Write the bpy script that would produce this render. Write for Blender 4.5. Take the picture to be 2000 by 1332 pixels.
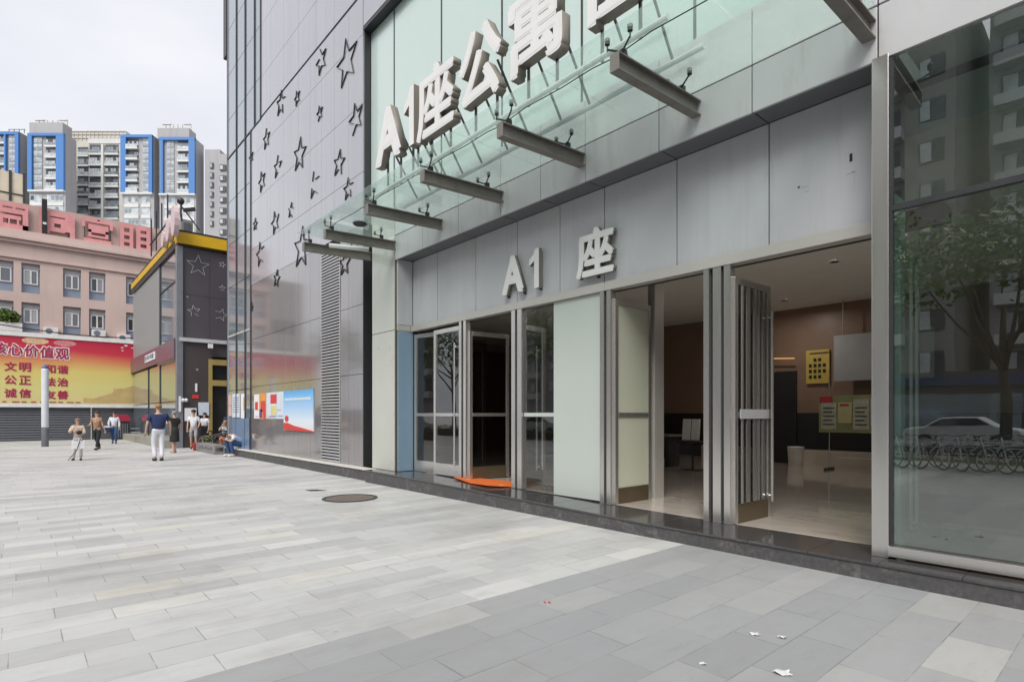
import bpy, bmesh, math, random
from mathutils import Vector, Matrix
R = math.radians
C = bpy.context.scene.collection
SC = bpy.context.scene
for o in list(bpy.data.objects): bpy.data.objects.remove(o)

# ------------------------------------------------------------------ camera
F, HZ, CX, EYE = 1100.0, 810.0, 1000.0, 1.55          # focal length and horizon in photo pixels, eye height
ANG = math.atan(962 / F); CA, SA = math.cos(ANG), math.sin(ANG)
cam = bpy.data.cameras.new('camera'); cam_o = bpy.data.objects.new('camera', cam); C.objects.link(cam_o)
cam.sensor_width = 36; cam.sensor_fit = 'HORIZONTAL'; cam.lens = 36 * F / 2000
cam.shift_y = (HZ - 666) / 2000; cam.clip_start = 0.05; cam.clip_end = 2000
cam_o.location = (0, 0, EYE); cam_o.rotation_euler = (R(90), 0, R(90) - ANG)
SC.camera = cam_o

def _ray(px, py):
    r = (px - CX) / F; u = (HZ - py) / F
    return Vector((SA * r - CA, CA * r + SA, u))
def onY(px, py, Y): d = _ray(px, py); t = Y / d.y; return (d.x * t, Y, EYE + d.z * t)
def onX(px, py, X): d = _ray(px, py); t = X / d.x; return (X, d.y * t, EYE + d.z * t)
def onZ(px, py, Z=0.0): d = _ray(px, py); t = (Z - EYE) / d.z; return (d.x * t, d.y * t, Z)

# ------------------------------------------------------------------ sky, sun, exposure
SUN_EL, SUN_AZ = 48, 148                              # azimuth clockwise from +Y
w = bpy.data.worlds.new('World'); SC.world = w; w.use_nodes = True
nt = w.node_tree; nt.nodes.clear()
sky = nt.nodes.new('ShaderNodeTexSky'); sky.sky_type = 'NISHITA'; sky.sun_disc = False
sky.sun_elevation = R(SUN_EL); sky.sun_rotation = R(SUN_AZ); sky.air_density = 1.0; sky.dust_density = 4.0; sky.ozone_density = 1.0
hs = nt.nodes.new('ShaderNodeHueSaturation'); hs.inputs['Saturation'].default_value = 0.22; hs.inputs['Value'].default_value = 1.0
mixn = nt.nodes.new('ShaderNodeMix'); mixn.data_type = 'RGBA'; mixn.inputs[0].default_value = 0.72
tcw = nt.nodes.new('ShaderNodeTexCoord'); nzw = nt.nodes.new('ShaderNodeTexNoise'); mpw = nt.nodes.new('ShaderNodeMapping')
mpw.inputs['Scale'].default_value = (1, 1, 2.5); nzw.inputs['Scale'].default_value = 1.6; nzw.inputs['Detail'].default_value = 5
crw = nt.nodes.new('ShaderNodeValToRGB')
crw.color_ramp.elements[0].position = 0.3; crw.color_ramp.elements[0].color = (4.2, 4.35, 4.85, 1)
crw.color_ramp.elements[1].position = 0.7; crw.color_ramp.elements[1].color = (6.1, 6.15, 6.35, 1)
bg = nt.nodes.new('ShaderNodeBackground'); bg.inputs['Strength'].default_value = 0.10
ow = nt.nodes.new('ShaderNodeOutputWorld')
L = nt.links.new
L(sky.outputs[0], hs.inputs['Color']); L(hs.outputs[0], mixn.inputs[6])
L(tcw.outputs['Generated'], mpw.inputs[0]); L(mpw.outputs[0], nzw.inputs[0]); L(nzw.outputs[0], crw.inputs[0]); L(crw.outputs[0], mixn.inputs[7])
L(mixn.outputs[2], bg.inputs[0]); L(bg.outputs[0], ow.inputs[0])
sun = bpy.data.lights.new('sun', 'SUN'); sun.energy = 1.5; sun.angle = R(30); sun.color = (1, 0.97, 0.92)
sun_o = bpy.data.objects.new('sun', sun); C.objects.link(sun_o)
az = R(SUN_AZ); el = R(SUN_EL)
sd = Vector((math.sin(az) * math.cos(el), math.cos(az) * math.cos(el), math.sin(el)))
sun_o.rotation_euler = (-sd).to_track_quat('-Z', 'Y').to_euler()
SC.view_settings.view_transform = 'Standard'; SC.view_settings.look = 'None'; SC.view_settings.gamma = 1
SC.view_settings.exposure = 0.95
SC.render.engine = 'CYCLES'
cy = SC.cycles
cy.max_bounces = 10; cy.diffuse_bounces = 4; cy.glossy_bounces = 5; cy.transmission_bounces = 8; cy.transparent_max_bounces = 24
cy.use_denoising = True; cy.sample_clamp_indirect = 6; cy.caustics_reflective = False; cy.caustics_refractive = False

# ------------------------------------------------------------------ materials
def _new(name):
    m = bpy.data.materials.new(name); m.use_nodes = True
    n = m.node_tree; n.nodes.clear()
    out = n.nodes.new('ShaderNodeOutputMaterial'); return m, n, out
def _noise(n, scale, stretch=(1, 1, 1), detail=6, rough=0.6):
    tc = n.nodes.new('ShaderNodeTexCoord'); mp = n.nodes.new('ShaderNodeMapping'); nz = n.nodes.new('ShaderNodeTexNoise')
    mp.inputs['Scale'].default_value = stretch; nz.inputs['Scale'].default_value = scale
    nz.inputs['Detail'].default_value = detail; nz.inputs['Roughness'].default_value = rough
    n.links.new(tc.outputs['Object'], mp.inputs[0]); n.links.new(mp.outputs[0], nz.inputs[0]); return nz
def mat(name, col, rough=0.5, metal=0.0, var=0.12, scale=3.0, stretch=(1, 1, 1), bump=0.0, bscale=60, spec=0.5, coat=0.0, dirt=None, dirt_amt=0.0, dirt_scale=2.0, dirt_stretch=(1, 1, 1)):
    m, n, out = _new(name)
    b = n.nodes.new('ShaderNodeBsdfPrincipled')
    b.inputs['Roughness'].default_value = rough; b.inputs['Metallic'].default_value = metal
    b.inputs['Specular IOR Level'].default_value = spec; b.inputs['Coat Weight'].default_value = coat; b.inputs['Coat Roughness'].default_value = 0.06
    nz = _noise(n, scale, stretch)
    mr = n.nodes.new('ShaderNodeMapRange'); mr.inputs[1].default_value = 0.25; mr.inputs[2].default_value = 0.75
    mr.inputs[3].default_value = 1 - var; mr.inputs[4].default_value = 1 + var
    n.links.new(nz.outputs[0], mr.inputs[0])
    mx = n.nodes.new('ShaderNodeMix'); mx.data_type = 'RGBA'; mx.blend_type = 'MULTIPLY'; mx.inputs[0].default_value = 1
    mx.inputs[6].default_value = (*col, 1); n.links.new(mr.outputs[0], mx.inputs[7])
    cout = mx.outputs[2]
    if dirt is not None:
        nd = _noise(n, dirt_scale, dirt_stretch, 8, 0.7)
        r2 = n.nodes.new('ShaderNodeMapRange'); r2.inputs[1].default_value = 0.52; r2.inputs[2].default_value = 0.72; r2.inputs[4].default_value = dirt_amt
        n.links.new(nd.outputs[0], r2.inputs[0])
        m2 = n.nodes.new('ShaderNodeMix'); m2.data_type = 'RGBA'; n.links.new(r2.outputs[0], m2.inputs[0]); n.links.new(cout, m2.inputs[6]); m2.inputs[7].default_value = (*dirt, 1)
        cout = m2.outputs[2]
    n.links.new(cout, b.inputs['Base Color'])
    rr = n.nodes.new('ShaderNodeMapRange'); rr.inputs[3].default_value = max(0.02, rough * 0.8); rr.inputs[4].default_value = min(1, rough * 1.2 + 0.02)
    n.links.new(nz.outputs[0], rr.inputs[0]); n.links.new(rr.outputs[0], b.inputs['Roughness'])
    if bump:
        nb = _noise(n, bscale); bp = n.nodes.new('ShaderNodeBump'); bp.inputs['Strength'].default_value = bump; bp.inputs['Distance'].default_value = 0.01
        n.links.new(nb.outputs[0], bp.inputs['Height']); n.links.new(bp.outputs[0], b.inputs['Normal'])
    n.links.new(b.outputs[0], out.inputs[0]); return m
def glass(name, tint=(0.9, 0.96, 0.94), refl=1.0, film=0.0, film_col=(0.6, 0.75, 0.7), rough=0.0, ior=1.5, wob=0.0):
    m, n, out = _new(name)
    tr = n.nodes.new('ShaderNodeBsdfTransparent'); tr.inputs[0].default_value = (*[c ** 0.5 for c in tint], 1); film = film * 0.5
    gl = n.nodes.new('ShaderNodeBsdfGlossy'); gl.inputs['Roughness'].default_value = rough; gl.inputs[0].default_value = (refl, refl, refl, 1)
    lw = n.nodes.new('ShaderNodeLayerWeight'); lw.inputs[0].default_value = 0.5      # Schlick, the same from both sides of the sheet
    pw = n.nodes.new('ShaderNodeMath'); pw.operation = 'POWER'; pw.inputs[1].default_value = 4.2; n.links.new(lw.outputs['Facing'], pw.inputs[0])
    mu = n.nodes.new('ShaderNodeMath'); mu.operation = 'MULTIPLY_ADD'; mu.inputs[1].default_value = 0.85; mu.inputs[2].default_value = ((ior - 1) / (ior + 1)) ** 2 * 1.3; mu.use_clamp = True
    n.links.new(pw.outputs[0], mu.inputs[0])
    base = tr.outputs[0]
    if film:
        df = n.nodes.new('ShaderNodeBsdfDiffuse'); df.inputs[0].default_value = (*film_col, 1)
        tl = n.nodes.new('ShaderNodeBsdfTranslucent'); tl.inputs[0].default_value = (*film_col, 1)
        a = n.nodes.new('ShaderNodeMixShader'); a.inputs[0].default_value = 0.6; n.links.new(df.outputs[0], a.inputs[1]); n.links.new(tl.outputs[0], a.inputs[2])
        nz = _noise(n, 1.3, (1, 1, 1), 6, 0.65); mr = n.nodes.new('ShaderNodeMapRange'); mr.inputs[1].default_value = 0.3; mr.inputs[2].default_value = 0.75
        mr.inputs[3].default_value = film * 0.6; mr.inputs[4].default_value = film * 1.5; n.links.new(nz.outputs[0], mr.inputs[0])
        f = n.nodes.new('ShaderNodeMixShader'); n.links.new(mr.outputs[0], f.inputs[0]); n.links.new(tr.outputs[0], f.inputs[1]); n.links.new(a.outputs[0], f.inputs[2]); base = f.outputs[0]
    if wob:
        nb = _noise(n, 1.1, (1, 1, 1), 2); bp = n.nodes.new('ShaderNodeBump'); bp.inputs['Strength'].default_value = wob; bp.inputs['Distance'].default_value = 0.02
        n.links.new(nb.outputs[0], bp.inputs['Height']); n.links.new(bp.outputs[0], gl.inputs['Normal'])
    ms = n.nodes.new('ShaderNodeMixShader'); n.links.new(mu.outputs[0], ms.inputs[0]); n.links.new(base, ms.inputs[1]); n.links.new(gl.outputs[0], ms.inputs[2])
    n.links.new(ms.outputs[0], out.inputs[0]); return m
def emit(name, col, s):
    m, n, out = _new(name); e = n.nodes.new('ShaderNodeEmission'); e.inputs[0].default_value = (*col, 1); e.inputs[1].default_value = s
    n.links.new(e.outputs[0], out.inputs[0]); return m
def grad_z(name, z0, z1, stops, rough=0.45, nz_amt=0.12, nz_scale=0.6):
    """printed artwork whose colours change from bottom to top"""
    m, n, out = _new(name); b = n.nodes.new('ShaderNodeBsdfPrincipled'); b.inputs['Roughness'].default_value = rough
    tc = n.nodes.new('ShaderNodeTexCoord'); sp = n.nodes.new('ShaderNodeSeparateXYZ'); n.links.new(tc.outputs['Object'], sp.inputs[0])
    mr = n.nodes.new('ShaderNodeMapRange'); mr.inputs[1].default_value = z0; mr.inputs[2].default_value = z1; n.links.new(sp.outputs[2], mr.inputs[0])
    nz = _noise(n, nz_scale, (1, 1, 2.2), 3, 0.5); sb = n.nodes.new('ShaderNodeMath'); sb.operation = 'SUBTRACT'; sb.inputs[1].default_value = 0.5; n.links.new(nz.outputs[0], sb.inputs[0])
    ml = n.nodes.new('ShaderNodeMath'); ml.operation = 'MULTIPLY_ADD'; ml.inputs[1].default_value = nz_amt * 2; n.links.new(sb.outputs[0], ml.inputs[0]); n.links.new(mr.outputs[0], ml.inputs[2])
    cr = n.nodes.new('ShaderNodeValToRGB')
    while len(cr.color_ramp.elements) < len(stops): cr.color_ramp.elements.new(0.5)
    for e, (p, c) in zip(cr.color_ramp.elements, stops): e.position = p; e.color = (*c, 1)
    n.links.new(ml.outputs[0], cr.inputs[0]); n.links.new(cr.outputs[0], b.inputs['Base Color']); n.links.new(b.outputs[0], out.inputs[0]); return m

M = {}
M['panel'] = mat('aluminium_panel', (0.545, 0.548, 0.555), 0.34, 0.1, 0.06, 0.8, bump=0.22, bscale=1.1, dirt=(0.33, 0.32, 0.29), dirt_amt=0.4, dirt_scale=1.5, dirt_stretch=(3, 3, 0.4))
M['header'] = mat('header_panel_grey', (0.52, 0.525, 0.545), 0.40, 0.1, 0.05, 0.8, bump=0.22, bscale=1.1, dirt=(0.26, 0.26, 0.26), dirt_amt=0.2, dirt_scale=1.6, dirt_stretch=(3, 3, 0.25))
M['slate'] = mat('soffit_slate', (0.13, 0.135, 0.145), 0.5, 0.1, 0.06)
M['black'] = mat('black_gap', (0.012, 0.012, 0.013), 0.7)
M['dark'] = mat('dark_metal', (0.045, 0.047, 0.05), 0.4, 0.3)
M['steel'] = mat('brushed_steel', (0.68, 0.66, 0.63), 0.22, 0.85, 0.03, 14, (1, 1, 0.06))
M['steel_hdr'] = mat('satin_steel_header', (0.56, 0.54, 0.50), 0.42, 0.45, 0.06, 3, (0.2, 1, 1))
M['bronze'] = mat('bronze_kick_plate', (0.16, 0.125, 0.08), 0.35, 0.6)
M['cream'] = mat('cream_green_panel', (0.485, 0.495, 0.45), 0.28, 0, 0.05, 1.0, coat=0.3, dirt=(0.45, 0.45, 0.38), dirt_amt=0.3, dirt_scale=1.0, dirt_stretch=(4, 4, 0.4))
M['frost'] = mat('frosted_white_glass', (0.49, 0.54, 0.50), 0.2, 0, 0.03, 0.7, coat=0.6)
M['frost_in'] = mat('frosted_olive_glass', (0.52, 0.53, 0.42), 0.3, 0, 0.04, 0.7, coat=0.3)
M['bluefrost'] = mat('blue_frosted_glass', (0.22, 0.33, 0.43), 0.2, 0, 0.05, 0.7, coat=0.6)
M['spandrel'] = mat('spandrel_teal_glass', (0.545, 0.655, 0.62), 0.12, 0, 0.03, 0.5, coat=0.5)
M['canopy'] = glass('canopy_green_glass', (0.84, 0.95, 0.91), 0.8, 0.26, (0.84, 0.97, 0.92))
M['clear'] = glass('clear_door_glass', (0.80, 0.84, 0.82), 1.0, 0.015, (0.5, 0.55, 0.52), wob=0.03, ior=1.65)
M['smoke'] = glass('dark_door_glass', (0.22, 0.23, 0.22), 1.0, 0.0, wob=0.03, ior=1.5)
M['clearbig'] = glass('clear_shopfront_glass', (0.46, 0.56, 0.52), 1.0, 0.02, (0.5, 0.6, 0.55), wob=0.05, ior=2.3)
M['beam'] = mat('grey_painted_beam', (0.20, 0.185, 0.165), 0.5, 0.2, 0.15, 6, dirt=(0.10, 0.07, 0.045), dirt_amt=0.5, dirt_scale=5)
M['letter'] = mat('white_channel_letter', (0.74, 0.735, 0.725), 0.45, 0, 0.05, 2)
M['letter_side'] = mat('tan_letter_return', (0.22, 0.195, 0.165), 0.5, 0.1, 0.1, 3)
M['granite'] = mat('polished_dark_granite', (0.060, 0.058, 0.060), 0.16, 0, 0.25, 40, coat=0.4, dirt=(0.16, 0.15, 0.14), dirt_amt=0.35, dirt_scale=3)
M['granite_face'] = mat('worn_granite_face', (0.072, 0.070, 0.072), 0.55, 0, 0.3, 20, bump=0.3, dirt=(0.25, 0.24, 0.22), dirt_amt=0.5, dirt_scale=5)
M['strip'] = mat('pale_edge_strip', (0.62, 0.60, 0.56), 0.5, 0, 0.15, 9)
M['brown'] = mat('brown_lobby_wall', (0.25, 0.16, 0.115), 0.4, 0, 0.12, 2)
M['ceil'] = mat('white_plaster_ceiling', (0.88, 0.87, 0.85), 0.8, 0, 0.04)
M['marble'] = mat('beige_marble_floor', (0.62, 0.55, 0.48), 0.12, 0, 0.14, 1.6, (1, 3, 1), coat=0.8, dirt=(0.42, 0.34, 0.28), dirt_amt=0.6, dirt_scale=1.0, dirt_stretch=(1, 3.5, 1))
M['blackint'] = mat('black_interior', (0.02, 0.019, 0.019), 0.5)
M['wall_up'] = mat('lilac_grey_stone_panel', (0.335, 0.33, 0.37), 0.16, 0, 0.06, 0.5, (2, 2, 0.25), spec=0.8, coat=1.0, dirt=(0.2, 0.18, 0.17), dirt_amt=0.3, dirt_scale=0.8, dirt_stretch=(3, 3, 0.15))
M['wall_low'] = mat('polished_brown_grey_stone', (0.185, 0.172, 0.175), 0.1, 0, 0.08, 0.6, (3, 3, 0.2), spec=0.8, coat=1.0, dirt=(0.11, 0.10, 0.09), dirt_amt=0.4, dirt_scale=1.0, dirt_stretch=(4, 4, 0.15))
M['white'] = mat('white_paint', (0.72, 0.72, 0.71), 0.5)
M['silver_slat'] = mat('silver_louvre_slat', (0.52, 0.52, 0.53), 0.35, 0.5, 0.1)
M['winblue'] = mat('blue_grey_window_glass', (0.16, 0.20, 0.235), 0.05, 0, 0.15, 0.3, spec=1.0, coat=1.0)
M['red'] = mat('red_paint', (0.45, 0.03, 0.05), 0.45)
M['rubber'] = mat('black_rubber', (0.02, 0.02, 0.02), 0.7)
M['star_dark'] = mat('dark_star_tube', (0.035, 0.033, 0.036), 0.35, 0.3)
M['star_white'] = mat('silver_star_tube', (0.62, 0.62, 0.64), 0.3, 0.4)

# ------------------------------------------------------------------ mesh helpers
class MB:
    def __init__(s): s.bm = bmesh.new(); s.mi = 0
    def _f(s, vs):
        try: f = s.bm.faces.new(vs); f.material_index = s.mi; return f
        except ValueError: return None
    def hexa(s, p):
        v = [s.bm.verts.new(q) for q in p]
        for i in ((0, 3, 2, 1), (4, 5, 6, 7), (0, 1, 5, 4), (1, 2, 6, 5), (2, 3, 7, 6), (3, 0, 4, 7)): s._f([v[k] for k in i])
        return s
    def box(s, x0, x1, y0, y1, z0, z1):
        if x0 > x1: x0, x1 = x1, x0
        if y0 > y1: y0, y1 = y1, y0
        if z0 > z1: z0, z1 = z1, z0
        return s.hexa([(x0, y0, z0), (x1, y0, z0), (x1, y1, z0), (x0, y1, z0), (x0, y0, z1), (x1, y0, z1), (x1, y1, z1), (x0, y1, z1)])
    def quad(s, *p): s._f([s.bm.verts.new(q) for q in p]); return s
    def prism(s, pts, d):
        d = Vector(d); a = [s.bm.verts.new(p) for p in pts]; b = [s.bm.verts.new(Vector(p) + d) for p in pts]; n = len(a)
        s._f(a[::-1]); s._f(b)
        for i in range(n): s._f([a[i], a[(i + 1) % n], b[(i + 1) % n], b[i]])
        return s
    def tube(s, pts, rad, n=8, cap=True):
        pts = [Vector(p) for p in pts]; rads = rad if isinstance(rad, (list, tuple)) else [rad] * len(pts); rings = []
        for i, p in enumerate(pts):
            t = (pts[min(i + 1, len(pts) - 1)] - pts[max(i - 1, 0)]).normalized()
            a = Vector((0, 0, 1)) if abs(t.z) < 0.9 else Vector((1, 0, 0))
            u = t.cross(a).normalized(); v = t.cross(u)
            rings.append([s.bm.verts.new(p + (u * math.cos(2 * math.pi * k / n) + v * math.sin(2 * math.pi * k / n)) * rads[i]) for k in range(n)])
        for r0, r1 in zip(rings, rings[1:]):
            for k in range(n): s._f([r0[k], r0[(k + 1) % n], r1[(k + 1) % n], r1[k]])
        if cap: s._f(rings[0][::-1]); s._f(rings[-1])
        return s
    def bar(s, a, b, wdt, h=None):
        """rectangular bar between two points"""
        h = h or wdt; a = Vector(a); b = Vector(b); t = (b - a).normalized()
        up = Vector((0, 0, 1)) if abs(t.z) < 0.95 else Vector((0, 1, 0))
        u = t.cross(up).normalized() * wdt / 2; v = u.normalized().cross(t) * h / 2
        return s.hexa([a - u - v, a + u - v, b + u - v, b - u - v, a - u + v, a + u + v, b + u + v, b - u + v])
    def lathe(s, prof, c=(0, 0, 0), n=16):
        c = Vector(c); rings = []
        for r, z in prof: rings.append([s.bm.verts.new(c + Vector((r * math.cos(2 * math.pi * k / n), r * math.sin(2 * math.pi * k / n), z))) for k in range(n)])
        for r0, r1 in zip(rings, rings[1:]):
            for k in range(n): s._f([r0[k], r0[(k + 1) % n], r1[(k + 1) % n], r1[k]])
        s._f(rings[0][::-1]); s._f(rings[-1]); return s
    def ball(s, c, r, n=10, m=6):
        c = Vector(c); r = r if isinstance(r, (tuple, list)) else (r, r, r); rings = []
        for j in range(1, m):
            a = math.pi * j / m
            rings.append([s.bm.verts.new(c + Vector((r[0] * math.sin(a) * math.cos(2 * math.pi * k / n), r[1] * math.sin(a) * math.sin(2 * math.pi * k / n), r[2] * math.cos(a)))) for k in range(n)])
        t = s.bm.verts.new(c + Vector((0, 0, r[2]))); b = s.bm.verts.new(c - Vector((0, 0, r[2])))
        for k in range(n):
            s._f([t, rings[0][k], rings[0][(k + 1) % n]]); s._f([b, rings[-1][(k + 1) % n], rings[-1][k]])
        for r0, r1 in zip(rings, rings[1:]):
            for k in range(n): s._f([r0[k], r1[k], r1[(k + 1) % n], r0[(k + 1) % n]])
        return s
    def build(s, name, m, parent=None, smooth=False, bevel=0.0):
        bmesh.ops.recalc_face_normals(s.bm, faces=s.bm.faces)
        me = bpy.data.meshes.new(name); s.bm.to_mesh(me); s.bm.free()
        for q in (m if isinstance(m, (list, tuple)) else [m]): me.materials.append(q)
        if smooth:
            for p in me.polygons: p.use_smooth = True
        return link(name, me, parent, bevel)
def world_loc(o):
    v = Vector((0, 0, 0)); 
    while o is not None: v += o.location; o = o.parent
    return v
def link(name, me, parent=None, bevel=0.0):
    o = bpy.data.objects.new(name, me); C.objects.link(o)
    if parent is not None:
        o.parent = parent
        base = parent
        while base.parent is not None: base = base.parent
        if parent is base: o.matrix_parent_inverse = Matrix.Translation(-base.location)
    if bevel:
        b = o.modifiers.new('edge', 'BEVEL'); b.width = bevel; b.segments = 2; b.limit_method = 'ANGLE'
    return o
def tag(o, label=None, cat=None, group=None, kind=None):
    if label: o['label'] = label
    if cat: o['category'] = cat
    if group: o['group'] = group
    if kind: o['kind'] = kind
    return o
def thing(name, label, cat, loc=(0, 0, 0), group=None):
    o = bpy.data.objects.new(name, None); o.location = loc; o.empty_display_size = 0.2; C.objects.link(o)
    return tag(o, label, cat, group)
def dup(o, parent=None):
    c = o.copy(); C.objects.link(c)
    if parent is not None: c.parent = parent
    for ch in list(o.children): dup(ch, c)
    return c
def text_mesh(ch, offset=0.03, res=3):
    c = bpy.data.curves.new('glyph', 'FONT'); c.body = ch; c.size = 1; c.extrude = 0.5; c.offset = offset; c.resolution_u = res
    o = bpy.data.objects.new('glyph', c); C.objects.link(o); dg = bpy.context.evaluated_depsgraph_get()
    me = bpy.data.meshes.new_from_object(o.evaluated_get(dg)); bpy.data.objects.remove(o); bpy.data.curves.remove(c); return me
def glyph(name, ch, a0, a1, z0, z1, d0, d1, m, parent=None, plane='Y', offset=0.03, side=None):
    """a character filling a0..a1 by z0..z1, its thickness from d0 (front) to d1; plane 'Y' faces -Y, plane 'X' faces +X"""
    if ch == '1':
        g = MB(); pt = [(0.52, 0), (1, 0), (1, 1), (0.62, 1), (0.42, 0.86), (0, 0.76), (0, 0.60), (0.52, 0.70)]
        g.prism([(x, z, -0.5) for x, z in pt], (0, 0, 1)); me = bpy.data.meshes.new('glyph'); g.bm.to_mesh(me); g.bm.free()
    else:
        me = text_mesh(ch, 0.0); bm = bmesh.new(); bo = offset
        for k, (sx, sy) in enumerate(((0, 0), (1, 0.5), (-1, -0.5), (0.5, -1), (-0.5, 1), (0.8, 0.8), (-0.8, -0.8))):
            n0 = len(bm.verts); bm.from_mesh(me); bm.verts.ensure_lookup_table()
            for v in bm.verts[n0:]: v.co.x += sx * bo; v.co.y += sy * bo; v.co.z *= 1 - 0.012 * k
        bm.to_mesh(me); bm.free()
    xs = [v.co.x for v in me.vertices]; ys = [v.co.y for v in me.vertices]
    x0, x1, y0, y1 = min(xs), max(xs), min(ys), max(ys)
    for v in me.vertices:
        a = a0 + (v.co.x - x0) / (x1 - x0) * (a1 - a0); z = z0 + (v.co.y - y0) / (y1 - y0) * (z1 - z0); d = d0 + (0.5 - v.co.z) * (d1 - d0)
        v.co = (a, d, z) if plane == 'Y' else (d, a, z)
    me.materials.clear(); me.materials.append(m)
    bm = bmesh.new(); bm.from_mesh(me); bmesh.ops.remove_doubles(bm, verts=bm.verts, dist=1e-4)
    bmesh.ops.recalc_face_normals(bm, faces=bm.faces)
    if side is not None:
        me.materials.append(side)
        for f in bm.faces:
            ax = abs(f.normal.y) if plane == 'Y' else abs(f.normal.x)
            f.material_index = 0 if ax > 0.7 else 1
    bm.to_mesh(me); bm.free(); me.name = name
    return link(name, me, parent)
rng = random.Random(7)

# ------------------------------------------------------------------ ground
def paving_material():
    m, n, out = _new('plaza_paving'); Lk = n.links.new
    b = n.nodes.new('ShaderNodeBsdfPrincipled')
    tc = n.nodes.new('ShaderNodeTexCoord'); sp = n.nodes.new('ShaderNodeSeparateXYZ'); Lk(tc.outputs['Object'], sp.inputs[0])
    def math_(op, a, bb=None, clamp=False):
        q = n.nodes.new('ShaderNodeMath'); q.operation = op; q.use_clamp = clamp
        for i, v in enumerate((a, bb)):
            if v is None: continue
            if isinstance(v, (int, float)): q.inputs[i].default_value = v
            else: Lk(v, q.inputs[i])
        return q.outputs[0]
    X, Y = sp.outputs[0], sp.outputs[1]
    zone = math_('GREATER_THAN', X, -3.72)                     # near strip of larger blue-grey slabs
    wid = math_('ADD', 0.30, math_('MULTIPLY', zone, 0.045)); leng = math_('ADD', 0.65, math_('MULTIPLY', zone, 0.07))
    u = math_('DIVIDE', math_('ADD', X, 3.72), wid); i = math_('FLOOR', u); fu = math_('FRACT', u)
    w1 = n.nodes.new('ShaderNodeTexWhiteNoise'); w1.noise_dimensions = '1D'; Lk(i, w1.inputs['W'])
    half = math_('MULTIPLY', math_('MODULO', math_('ABSOLUTE', i), 2), 0.5)
    vv = math_('ADD', math_('DIVIDE', Y, leng), math_('ADD', half, math_('MULTIPLY', w1.outputs[0], 0.28))); j = math_('FLOOR', vv); fv = math_('FRACT', vv)
    cb = n.nodes.new('ShaderNodeCombineXYZ'); Lk(i, cb.inputs[0]); Lk(j, cb.inputs[1]); Lk(zone, cb.inputs[2])
    w2 = n.nodes.new('ShaderNodeTexWhiteNoise'); w2.noise_dimensions = '3D'; Lk(cb.outputs[0], w2.inputs['Vector'])
    # two neighbours often share a batch colour, whole rows too
    j2 = math_('FLOOR', math_('DIVIDE', j, 5)); cb2 = n.nodes.new('ShaderNodeCombineXYZ'); Lk(i, cb2.inputs[0]); Lk(j2, cb2.inputs[1]); cb2.inputs[2].default_value = 5
    w3 = n.nodes.new('ShaderNodeTexWhiteNoise'); w3.noise_dimensions = '3D'; Lk(cb2.outputs[0], w3.inputs['Vector'])
    val = math_('ADD', math_('MULTIPLY', w2.outputs[0], 0.38), math_('MULTIPLY', w3.outputs[0], 0.62))
    def ramp(stops):
        c = n.nodes.new('ShaderNodeValToRGB'); c.color_ramp.interpolation = 'LINEAR'
        while len(c.color_ramp.elements) < len(stops): c.color_ramp.elements.new(0.5)
        for e, (p, col) in zip(c.color_ramp.elements, stops): e.position = p; e.color = (*col, 1)
        Lk(val, c.inputs[0]); return c.outputs[0]
    ca = ramp([(0.0, (0.40, 0.40, 0.397)), (0.25, (0.43, 0.43, 0.425)), (0.42, (0.485, 0.485, 0.476)), (0.62, (0.50, 0.50, 0.49)), (0.78, (0.56, 0.555, 0.54)), (0.92, (0.545, 0.53, 0.465))])
    cbn = ramp([(0.0, (0.275, 0.282, 0.29)), (0.35, (0.305, 0.312, 0.318)), (0.7, (0.335, 0.338, 0.34)), (0.84, (0.37, 0.37, 0.362)), (0.97, (0.46, 0.455, 0.435))])
    mz = n.nodes.new('ShaderNodeMix'); mz.data_type = 'RGBA'; Lk(zone, mz.inputs[0]); Lk(ca, mz.inputs[6]); Lk(cbn, mz.inputs[7])
    n1 = _noise(n, 0.7, (1, 1, 1), 7, 0.65); n2 = _noise(n, 9.0, (1, 0.35, 1), 8, 0.7); n3 = _noise(n, 120, (1, 1, 1), 3, 0.5)
    k = math_('ADD', math_('MULTIPLY', n1.outputs[0], 0.22), math_('ADD', math_('MULTIPLY', n2.outputs[0], 0.16), math_('ADD', math_('MULTIPLY', n3.outputs[0], 0.12), 0.75)))
    mm = n.nodes.new('ShaderNodeMix'); mm.data_type = 'RGBA'; mm.blend_type = 'MULTIPLY'; mm.inputs[0].default_value = 1; Lk(mz.outputs[2], mm.inputs[6]); Lk(k, mm.inputs[7])
    # joints: distance to the slab's edge in metres
    du = math_('MULTIPLY', math_('MINIMUM', fu, math_('SUBTRACT', 1, fu)), wid); dv = math_('MULTIPLY', math_('MINIMUM', fv, math_('SUBTRACT', 1, fv)), leng)
    nj = _noise(n, 1.6, (1, 1, 1), 4, 0.7)
    jw = math_('MULTIPLY', math_('MAXIMUM', math_('SUBTRACT', nj.outputs[0], 0.40), 0.04), 0.028)
    joint = math_('MAXIMUM', math_('LESS_THAN', du, math_('MULTIPLY', jw, 0.8)), math_('LESS_THAN', dv, jw))
    mj = n.nodes.new('ShaderNodeMix'); mj.data_type = 'RGBA'; Lk(math_('MULTIPLY', joint, 0.52), mj.inputs[0]); Lk(mm.outputs[2], mj.inputs[6]); mj.inputs[7].default_value = (0.10, 0.098, 0.09, 1)
    # scuffs and spots
    ns = _noise(n, 5.5, (1.5, 0.4, 1), 9, 0.75); st = math_('MULTIPLY', math_('MULTIPLY', math_('SUBTRACT', ns.outputs[0], 0.55, True), 3.5, True), 0.42)
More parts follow.
